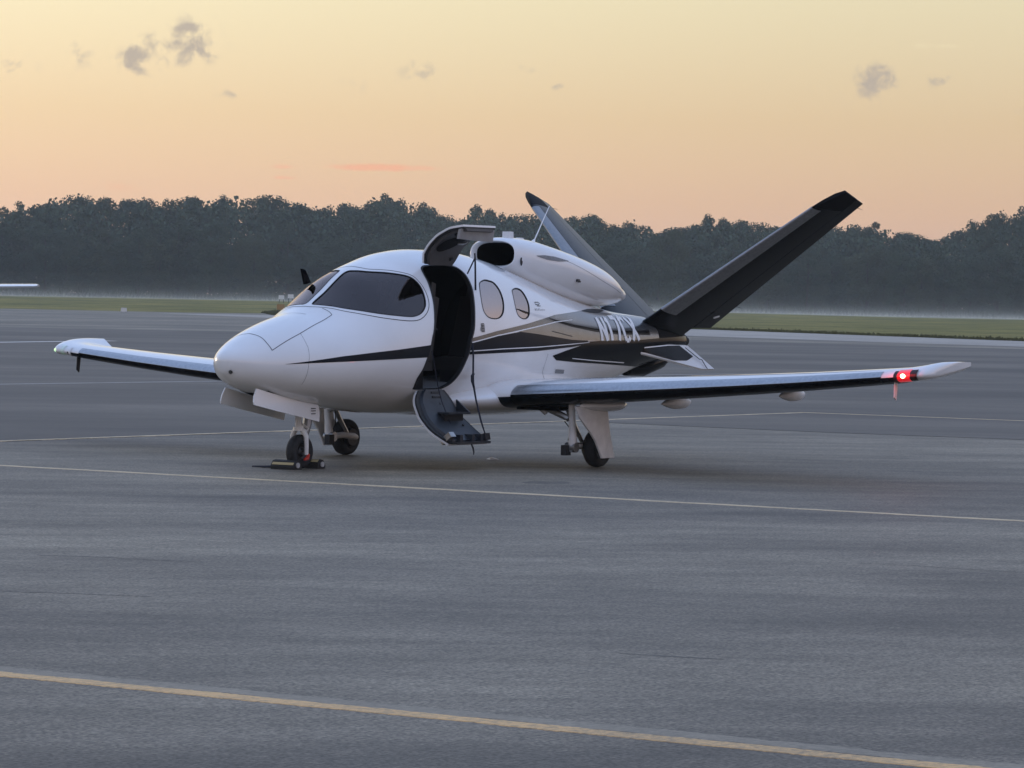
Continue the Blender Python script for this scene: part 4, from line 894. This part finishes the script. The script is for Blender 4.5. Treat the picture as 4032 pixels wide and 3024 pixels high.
slab('seal_frame', door_grid(prof, xf, xa, -.001, .012), door_grid(prof, xf, xa, -.016, .012), SEAL, UD)
slab('inner_liner', door_grid(prof, xf, xa, -.017, .045), door_grid(prof, xf, xa, -.045, .06), LINER, UD)
MB().add([(2.80, -1.045, 2.548), (3.43, -1.045, 2.548), (3.43, -1.02, 2.415), (2.80, -1.02, 2.44), (2.80, -1.01, 2.540), (3.43, -1.01, 2.540), (3.43, -.99, 2.415), (2.80, -.99, 2.44)], [(0, 1, 2, 3), (7, 6, 5, 4), (0, 4, 5, 1), (1, 5, 6, 2), (2, 6, 7, 3), (3, 7, 4, 0)]).build('sill_panel', LINERL, UD, smooth=False)
# dark window seen from inside, and the grab handle
dc = door_grid(prof, xf, xa, -.048, .06, 12); v = []; f = []
def on_door(t, s, off=-.049):
    i = min(int(t * 14), 13); k = t * 14 - i; a, b = prof[i], prof[i + 1]; p = a.lerp(b, k); tg = (b - a).normalized(); nn = Vector((0, tg.z, -tg.y)); q = p + nn * off
    return Vector((xf(t) + .05 + (xa(t) - xf(t) - .1) * s, q.y, q.z))
v = [on_door(.48, .42)]
for k in (1, 2, 3):
    for i in range(24):
        a = 2 * math.pi * i / 24; v.append(on_door(.48 + .20 * k / 3 * math.sin(a) + .12 * k / 3 * math.cos(a), .42 + .36 * k / 3 * math.cos(a)))
for i in range(24): f.append((0, 1 + i, 1 + (i + 1) % 24))
for k in (0, 1):
    for i in range(24): f.append((1 + k * 24 + i, 1 + (k + 1) * 24 + i, 1 + (k + 1) * 24 + (i + 1) % 24, 1 + k * 24 + (i + 1) % 24))
put('door_window', v, f, MATTEB, UD)
MB().tube([on_door(.50, .55, -.07), on_door(.53, .66, -.085), on_door(.56, .80, -.07)], [.012, .016, .010], 8).build('grab_handle', ALU, UD)
MB().tube([on_door(.84, .10, -.05), on_door(.78, .12, -.075), on_door(.74, .14, -.05)], [.018, .022, .014], 8).build('latch', SEAL, UD)
MB().tube([on_door(.10, .72, -.05), on_door(.12, .78, -.06)], [.02, .014], 8).build('hinge', DARKM, UD)
MB().tube([(3.47, -.76, 2.30), (3.475, -.765, 2.21), (3.49, -.765, 1.90)], [.008, .010, .011], 8).build('gas_strut', STRAP, UD)
MB().tube([(3.465, -.76, 2.235), (3.41, -.71, 2.075)], .008, 8).build('gas_strut', STRAP, UD)

# --- lower half hangs down as the steps
LD = empty('step_door', parent=JET)
prof2 = resample([(0, -.755, .825), (0, -.79, .715), (0, -.88, .545), (0, -1.00, .41), (0, -1.16, .275)], 15)
pf = pchip([0, .1, .25, .5, .75, 1], [2.45, 2.38, 2.335, 2.325, 2.36, 2.47]); pa = pchip([0, .15, .4, .7, 1], [2.93, 3.02, 3.07, 3.16, 3.21])
slab('outer_skin', door_grid(prof2, pf, pa, -.02, 0), door_grid(prof2, pf, pa, .0, 0), WHITE, LD)
slab('seal_frame', door_grid(prof2, pf, pa, .001, .010), door_grid(prof2, pf, pa, .022, .010), SEAL, LD)
slab('inner_liner', door_grid(prof2, pf, pa, .023, .075), door_grid(prof2, pf, pa, .05, .095), STEPM, LD)
rx = lambda a: Matrix.Rotation(R(a), 3, 'X')
tread = MB().box((2.82, -.955, .592), .40, .20, .022); tread.build('step_tread', STEPM, LD, smooth=False)
MB().box((2.82, -.93, .545), .34, .10, .075).build('step_bracket', SEAL, LD, smooth=False)
MB().add([(3.02, -.86, .73), (3.02, -1.04, .60), (3.02, -.87, .58), (3.045, -.86, .73), (3.045, -1.04, .60), (3.045, -.87, .58)], [(0, 1, 2), (5, 4, 3), (0, 3, 4, 1), (1, 4, 5, 2), (2, 5, 3, 0)]).build('step_bracket', STEPM, LD, smooth=False)
MB().box((2.80, -1.185, .288), .58, .18, .024).build('step_tread', STEPM, LD, smooth=False)
for x in (2.62, 2.84, 3.0):
    MB().box((x, -1.155, .335), .05, .14, .075).build('step_bracket', STEPM, LD, smooth=False)
MB().box((3.07, -1.18, .335), .09, .14, .07, rx(-12)).build('step_end', SEAL, LD, smooth=False)
MB().box((2.50, -1.13, .335), .09, .15, .06, rx(-38)).build('step_end', ALU, LD, smooth=False)
for t, a, b in ((.12, .42, .70), (.20, .42, .70)):
    i = int(t * 14); p = prof2[i]; MB().box((2.40 + .55 * (a + b) / 2, p.y - .045, p.z + .03), .16, .012, .018, rx(-15)).build('grip_bar', SEAL, LD, smooth=False)
for x, z, y in ((2.73, .685, -.85), (2.93, .46, -1.02)):
    MB().tube([(x, y, z), (x, y - .012, z + .008)], .014, 10).build('bolt', SEAL, LD)
MB().tube([(3.275, -.885, 1.335), (3.262, -.91, 1.20), (3.235, -.93, 1.02), (3.22, -.945, .90), (3.20, -1.00, .72), (3.185, -1.08, .50), (3.19, -1.13, .37)], [.010, .011, .011, .012, .010, .010, .008], 7).build('support_strap', STRAP, LD)
MB().tube([(3.232, -.945, 1.0), (3.20, -.955, 1.01), (3.165, -.96, .985), (3.17, -.96, .93), (3.205, -.955, .885), (3.222, -.945, .86)], [.009, .010, .011, .012, .012, .008], 7).build('strap_loop', STRAP, LD)
MB().tube([(2.585, -.845, 1.25), (2.60, -.86, 1.15), (2.66, -.87, .90), (2.70, -.90, .72), (2.73, -1.0, .48)], .006, 6).build('support_strap', STRAP, LD)
MB().tube([(2.86, -1.18, .275), (2.885, -1.19, .225), (2.90, -1.19, .18), (2.895, -1.19, .155)], [.008, .010, .008, .004], 6).build('pull_tab', STRAP, LD)

# --- nose gear
NG = empty('nose_gear', (1.42, 0, 0), parent=JET)
def wheel(par, c, rad, wd, rim, m_rim):
    t = MB().lathe_y(c, [(rad * .56, -wd * .40), (rad * .66, -wd * .49), (rad * .84, -wd * .5), (rad * .955, -wd * .36), (rad, -wd * .14), (rad, wd * .14), (rad * .955, wd * .36), (rad * .84, wd * .5), (rad * .66, wd * .49), (rad * .56, wd * .40)], 44).build('tyre', TYRE, par, sharp=60)
    MB().lathe_y(c, [(0, -wd * .30), (rad * .16, -wd * .36), (rad * .30, -wd * .22), (rad * .50, -wd * .28), (rad * .58, -wd * .42), (rad * .58, wd * .42), (rad * .50, wd * .28), (rad * .30, wd * .22), (rad * .16, wd * .36), (0, wd * .30)], 30).build('rim', m_rim, par)
wheel(NG, (0, 0, .180), .180, .125, .1, DARKM)
MB().tube([(-.03, 0, .72), (-.025, 0, .50), (-.02, 0, .43)], [.038, .034, .032], 12).build('oleo_leg', GWHITE, NG)
MB().tube([(-.02, 0, .44), (-.018, 0, .40)], [.055, .06], 12).build('fork_crown', GWHITE, NG)
for s_ in (-1, 1):
    MB().tube([(-.015, s_ * .02, .425), (-.01, s_ * .06, .395), (-.005, s_ * .088, .345), (0, s_ * .092, .25), (0, s_ * .092, .15)], [.026, .030, .027, .024, .022], 8).build('fork_arm', GWHITE, NG)
MB().tube([(.01, -.02, .47), (.10, -.03, .42), (.04, -.035, .37), (.0, -.03, .36)], [.012, .016, .014, .012], 7).build('torque_link', GWHITE, NG)
MB().tube([(.16, 0, .66), (.12, 0, .46), (.07, 0, .30), (.06, 0, .25)], [.05, .048, .035, .02], 8).build('drag_brace', TITAND, NG)
MB().tube([(0, -.105, .155), (0, .105, .155)], .016, 10).build('axle', ALU, NG)
MB().tube([(.02, -.10, .15), (-.02, -.12, .115), (-.06, -.11, .10)], [.02, .022, .014], 8).build('tow_lug', REDP, NG)
for s_ in (-1, 1):
    o_ = [(.42, .855), (.75, .79), (1.1, .725), (1.44, .675), (1.455, .60), (1.44, .50), (1.1, .56), (.72, .625), (.37, .69), (.36, .72), (.375, .78)]
    n = len(o_); v = []
    for x, z in o_:
        tt = (.86 - z) / .36
        for d in (0, .014): v.append((x, s_ * (.195 + .03 * tt + d), z))
    f = [tuple(2 * i + 1 for i in range(n)), tuple(2 * i for i in range(n - 1, -1, -1))] + [(2 * i, 2 * i + 1, 2 * ((i + 1) % n) + 1, 2 * ((i + 1) % n)) for i in range(n)]
    if s_ > 0: f = [q[::-1] for q in f]
    d_ = put('nose_gear_door', v, f, WHITE, JET, smooth=False)
    for z in (.585, .615, .64):
        MB().box((1.34, s_ * .236, z), .07, .008, .008).build('hinge_slot', SEAM, d_, smooth=False)

# --- main gear
def make_main(sgn):
    G = empty('main_gear', (4.5, sgn * 1.71, 0), parent=JET)
    P = lambda x, y, z: (x - 4.5, sgn * (y - 1.71), z)
    wheel(G, (0, 0, .205), .205, .155, .1, DARKM)
    MB().tube([P(4.06, 1.66, .74), P(4.07, 1.66, .55), P(4.09, 1.655, .40), P(4.11, 1.65, .24), P(4.11, 1.65, .18)], [.04, .037, .04, .05, .043], 12).build('oleo_leg', GWHITE, G)
    MB().tube([P(4.11, 1.57, .22), P(4.11, 1.70, .22)], .055, 12).build('pivot', ALU, G)
    MB().tube([P(4.11, 1.60, .225), P(4.30, 1.60, .235), P(4.50, 1.60, .215), P(4.56, 1.60, .20)], [.034, .036, .042, .03], 9).build('trailing_arm', GWHITE, G)
    MB().tube([P(4.09, 1.60, .62), P(4.22, 1.60, .44), P(4.38, 1.60, .26)], [.03, .028, .022], 8).build('shock_strut', ALU, G)
    MB().tube([P(4.50, 1.58, .205), P(4.50, 1.80, .205)], .025, 10).build('axle', ALU, G)
    MB().tube([P(4.48, 1.585, .205), P(4.48, 1.63, .205)], [.10, .11], 16).build('brake_disc', DARKM, G)
    MB().tube([P(4.02, 1.12, .72), P(4.05, 1.40, .62), P(4.07, 1.62, .53)], [.034, .04, .034], 8).build('side_brace', ALU, G)
    MB().tube([P(3.98, 1.25, .70), P(4.02, 1.36, .58)], [.05, .03], 8).build('retraction_jack', GREYM, G)
    MB().tube([P(4.09, 1.55, .50), P(4.16, 1.60, .40), P(4.12, 1.58, .30), P(4.25, 1.62, .26), P(4.4, 1.63, .25)], .006, 5).build('brake_hose', SEAM, G)
    MB().box(P(4.05, 1.60, .19), .09, .07, .11).build('microswitch', SEAM, G, smooth=False)
    o_ = [(3.81, .675), (4.44, .665), (4.455, .55), (4.475, .42), (4.57, .26), (4.655, .105), (4.32, .105), (4.265, .19), (4.19, .30), (4.10, .385), (3.99, .47), (3.88, .56)]
    n = len(o_); v = []
    for x, z in o_:
        tt = (.67 - z) / .57; yy = 1.855 + .02 * tt + (.05 * max(x - 4.42, 0) / .2 if z < .4 else 0) * -1
        for d in (0, .022): v.append((x - 4.5, sgn * (yy + d - 1.71), z))
    f = [tuple(2 * i + 1 for i in range(n)), tuple(2 * i for i in range(n - 1, -1, -1))] + [(2 * i, 2 * i + 1, 2 * ((i + 1) % n) + 1, 2 * ((i + 1) % n)) for i in range(n)]
    if sgn > 0: f = [q[::-1] for q in f]
    put('gear_door', v, f, GWHITE, G, smooth=False)
make_main(-1); make_main(1)
# ================================================================== SMALL THINGS ROUND THE JET
CHOCK = vary(mat('chock_rubber', (.012, .012, .012), .7), 20, .7, 1.4); CHY = mat('chock_yellow', (.46, .36, .17), .6)
def make_chock(x, flip, label):
    c = empty('wheel_chock', (x, .02, .002)); tag(c, label, 'wheel chock', 'chocks at the nose wheel')
    v = []; pr = [(-.065, 0), (-.07, .03), (-.03, .088), (.015, .098), (.055, .06), (.065, 0)]
    for y in (-.155, .155):
        for px, pz in pr: v.append((px * flip, y, pz))
    n = len(pr); f = [(i, i + 1, n + i + 1, n + i) for i in range(n - 1)] + [(n - 1, 0, n, 2 * n - 1), tuple(range(n - 1, -1, -1)), tuple(range(n, 2 * n))]
    put('body', v, f, CHOCK, c, smooth=False)
    a, b = Vector((-.0705 * flip, 0, .036)), Vector((-.0335 * flip, 0, .086)); off = Vector((-.003 * flip, 0, .002))
    put('yellow_stripe', [a.lerp(b, .2) + off + Vector((0, -.14, 0)), a.lerp(b, .2) + off + Vector((0, .14, 0)), a.lerp(b, .7) + off + Vector((0, .14, 0)), a.lerp(b, .7) + off + Vector((0, -.14, 0))], [(0, 1, 2, 3)], CHY, c, smooth=False)
    a, b = Vector((.0155 * flip, 0, .0975)), Vector((.055 * flip, 0, .06)); off = Vector((.002 * flip, 0, .003))
    put('yellow_stripe', [a.lerp(b, .15) + off + Vector((0, -.14, 0)), a.lerp(b, .15) + off + Vector((0, .14, 0)), a.lerp(b, .85) + off + Vector((0, .14, 0)), a.lerp(b, .85) + off + Vector((0, -.14, 0))], [(0, 1, 2, 3)], CHY, c, smooth=False)
    MB().tube([(-.01 * flip, -.154, .045), (-.01 * flip, -.166, .045)], .028, 14).build('end_ring', GREYM, c)
    return c
c1 = make_chock(1.225, 1, 'black wheel chock with yellow stripe in front of the nose wheel')
c2 = make_chock(1.625, -1, 'black wheel chock behind the nose wheel')
MB().tube([(0, .155, .03), (.02, .21, .018), (.0, .29, .014), (.03, .37, .012), (.01, .46, .012)], [.012, .014, .012, .010, .006], 7).build('pull_rope', STRAP, c1)
# scrap of white litter under the wing
sc_ = put('litter_scrap', [(4.86, -.05, .003), (4.98, -.10, .003), (5.05, .0, .003), (4.93, .05, .004), (4.90, -.03, .03), (4.98, -.03, .02)], [(0, 1, 4), (1, 2, 5), (2, 3, 5), (3, 0, 4), (4, 1, 5), (4, 5, 3), (3, 2, 1, 0)], PINW, smooth=False)
tag(sc_, 'small white scrap of litter on the asphalt between the landing gear', 'litter')

# ------------------------------------------------------------------ far airfield furniture
def marker(name, x, y, w, h, m, label, cat, post=.2):
    z = far_rise(x, y); o = empty(name, (x, y, z - .03), R(34.2)); tag(o, label, cat)
    MB().box((0, 0, post + h / 2), .14, w, h, taper=.92).build('panel', m, o, smooth=False)
    for s_ in (-1, 1): MB().tube([(0, s_ * w * .35, 0), (0, s_ * w * .35, post)], .04, 6).build('post', DARKM, o)
    return o
marker('edge_marker', 218.0, 186.8, .55, .35, mat('marker_white', (.7, .68, .62), .5), 'small pale marker at the edge of the grass left of the jet', 'marker', .06)
marker('taxiway_sign', 232.2, 180.0, .75, .5, mat('sign_orange', (.34, .19, .06), .6), 'small orange taxiway sign in the grass behind the jet nose', 'sign', .45)
for i, k in enumerate((0, 1.25)):
    marker('approach_light_box', 352.5 + k * .56, 273.6 - k * .83, .8, .55, mat('box_white', (.75, .75, .74), .5), ('left' if i == 0 else 'right') + ' one of two white light boxes in the misty grass behind the windscreen', 'light box', .45 + .15 * i)
marker('edge_marker', 262, 163.5, .7, .45, mat('marker_cream', (.62, .58, .48), .5), 'small cream marker in the grass right of the far tail fin', 'marker', .3)

# ------------------------------------------------------------------ another aircraft, only its wing tip in view at the left edge
AP = empty('light_airplane', (118.1, 114.9, 0), R(214.2)); tag(AP, 'white high-wing airplane parked far off, only its wing tip showing at left edge', 'airplane')
FB = Loft([(-2.2, .05, 1.0, 1.05, 1.1, 2, 2), (-1.9, .40, .80, 1.05, 1.25, 2.3, 2.3), (-1.0, .52, .72, 1.05, 1.38, 2.4, 2.4), (-.4, .56, .70, 1.1, 1.85, 2.6, 2.4), (.8, .56, .72, 1.1, 1.92, 2.6, 2.4), (1.8, .42, .85, 1.15, 1.62, 2.2, 2.2), (3.5, .22, 1.02, 1.2, 1.4, 2, 2), (5.2, .06, 1.15, 1.24, 1.32, 2, 2)], 0, False)
v, f = skin([FB.section(x, 28) for x in x_stations(-2.2, 5.2, 36)]); put('fuselage', v, f, WHITE, AP)
ws = []
for y, xl, xt, z in ((-5.35, -.15, 1.0, 2.06), (-5.2, -.3, 1.15, 2.045), (-2.5, -.35, 1.30, 1.98), (0, -.35, 1.30, 1.93), (2.5, -.35, 1.30, 1.98), (5.2, -.3, 1.15, 2.045), (5.35, -.15, 1.0, 2.06)):
    ws.append([(xl + x * (xt - xl), y, z + q * (xt - xl)) for x, q in naca(12, 0, 1, .14 if abs(y) < 5.3 else .09)])
v, f = skin(ws); put('wing', v, f, WHITE, AP)
v, f = skin([[(4.3 + x * .9, y, 1.3 + q * .9) for x, q in naca(8, 0, 1, .09)] for y in (-1.6, 0, 1.6)]); put('tailplane', v, f, WHITE, AP)
v, f = skin([[(4.1 + s * .5 + x * (1.1 - s * .35), q * .9, 1.25 + s * 1.35) for x, q in naca(8, 0, 1, .09)] for s in (0, 1)]); put('fin', v, f, WHITE, AP)
for s_ in (-1, 1):
    MB().tube([(0, s_ * .5, .85), (0, s_ * 2.4, 1.92)], [.04, .035], 8).build('wing_strut', WHITE, AP)
    MB().tube([(.5, s_ * .4, .8), (.55, s_ * 1.1, .22)], [.05, .03], 8).build('gear_leg', WHITE, AP)
    MB().lathe_y((.55, s_ * 1.15, .21), [(0, -.06), (.2, -.07), (.21, 0), (.2, .07), (0, .06)], 20).build('wheel', TYRE, AP)
MB().tube([(-1.6, 0, .9), (-1.7, 0, .2)], .04, 8).build('gear_leg', WHITE, AP); MB().lathe_y((-1.7, 0, .19), [(0, -.05), (.18, -.06), (.19, 0), (.18, .06), (0, .05)], 20).build('wheel', TYRE, AP)
MB().box((-2.28, 0, 1.05), .05, .14, 1.9).build('propeller', SEAM, AP, smooth=False)
# ================================================================== AIR
def vol_box(name, pts_l, pts_a, z0, z1, m):
    c = []
    for a in pts_a:
        for l in pts_l:
            for z in (z0, z1): c.append((-28.15 + a * .827 + l * .562, -22.75 + a * .562 - l * .827, z))
    f = [(0, 1, 3, 2), (4, 6, 7, 5), (0, 4, 5, 1), (2, 3, 7, 6), (0, 2, 6, 4), (1, 5, 7, 3)]
    o = put(name, c, f, m, smooth=False)
    bm = bmesh.new(); bm.from_mesh(o.data); bmesh.ops.recalc_face_normals(bm, faces=bm.faces); bm.to_mesh(o.data); bm.free()
    tag(o, kind='stuff'); return o
hm = bpy.data.materials.new('haze_air'); hm.use_nodes = True; t = hm.node_tree; t.nodes.clear()
o_ = t.nodes.new('ShaderNodeOutputMaterial'); pv = t.nodes.new('ShaderNodeVolumePrincipled'); t.links.new(pv.outputs[0], o_.inputs['Volume'])
pv.inputs['Color'].default_value = (.86, .93, .94, 1); pv.inputs['Density'].default_value = 2.4e-4; pv.inputs['Anisotropy'].default_value = .0
me = put('haze', [(x, y, z) for x in (-420, 1560) for y in (-760, 1160) for z in (-1.2, 24)], [(0, 1, 3, 2), (4, 6, 7, 5), (0, 4, 5, 1), (2, 3, 7, 6), (0, 2, 6, 4), (1, 5, 7, 3)], hm, smooth=False); tag(me, kind='stuff')
bm = bmesh.new(); bm.from_mesh(me.data); bmesh.ops.recalc_face_normals(bm, faces=bm.faces); bm.to_mesh(me.data); bm.free()
# ground mist lying on the wet grass in front of the wood
mm = bpy.data.materials.new('ground_mist_air'); mm.use_nodes = True; t = mm.node_tree; t.nodes.clear()
o_ = t.nodes.new('ShaderNodeOutputMaterial'); pv = t.nodes.new('ShaderNodeVolumePrincipled'); t.links.new(pv.outputs[0], o_.inputs['Volume'])
pv.inputs['Color'].default_value = (1.0, .97, .90, 1)
co = t.nodes.new('ShaderNodeTexCoord'); sp = t.nodes.new('ShaderNodeSeparateXYZ'); t.links.new(co.outputs['Object'], sp.inputs[0])
def mth(op, a, b=None, c=None):
    n = t.nodes.new('ShaderNodeMath'); n.operation = op
    for i, q in enumerate((a, b, c)):
        if q is None: continue
        if isinstance(q, (int, float)): n.inputs[i].default_value = q
        else: t.links.new(q, n.inputs[i])
    return n.outputs[0]
# height above the gently tilted field: z - (0.55 - 0.0056 * sideways)
side_ = mth('ADD', mth('MULTIPLY_ADD', sp.outputs[0], .562 * .0056, (28.15 * .562 - 22.75 * .827) * .0056), mth('MULTIPLY', sp.outputs[1], -.827 * .0056))
hgt = mth('MAXIMUM', mth('ADD', mth('SUBTRACT', sp.outputs[2], .55), side_), 0.)
low = mth('MULTIPLY', mth('EXPONENT', mth('MULTIPLY', hgt, -2.6)), .026)
high = mth('MULTIPLY', mth('EXPONENT', mth('MULTIPLY', hgt, -.75)), .0050)
dens = mth('ADD', low, high)
n_ = t.nodes.new('ShaderNodeTexNoise'); n_.inputs['Scale'].default_value = .018; n_.inputs['Detail'].default_value = 2; t.links.new(co.outputs['Object'], n_.inputs['Vector'])
r2 = t.nodes.new('ShaderNodeMapRange'); r2.inputs[1].default_value = .35; r2.inputs[2].default_value = .65; r2.inputs[3].default_value = .45; r2.inputs[4].default_value = 1.3; t.links.new(n_.outputs[0], r2.inputs[0])
ml = t.nodes.new('ShaderNodeMath'); ml.operation = 'MULTIPLY'; t.links.new(dens, ml.inputs[0]); t.links.new(r2.outputs[0], ml.inputs[1]); t.links.new(ml.outputs[0], pv.inputs['Density'])
vol_box('ground_mist', (-360, 360), (500, 553), -.2, 4.6, mm)
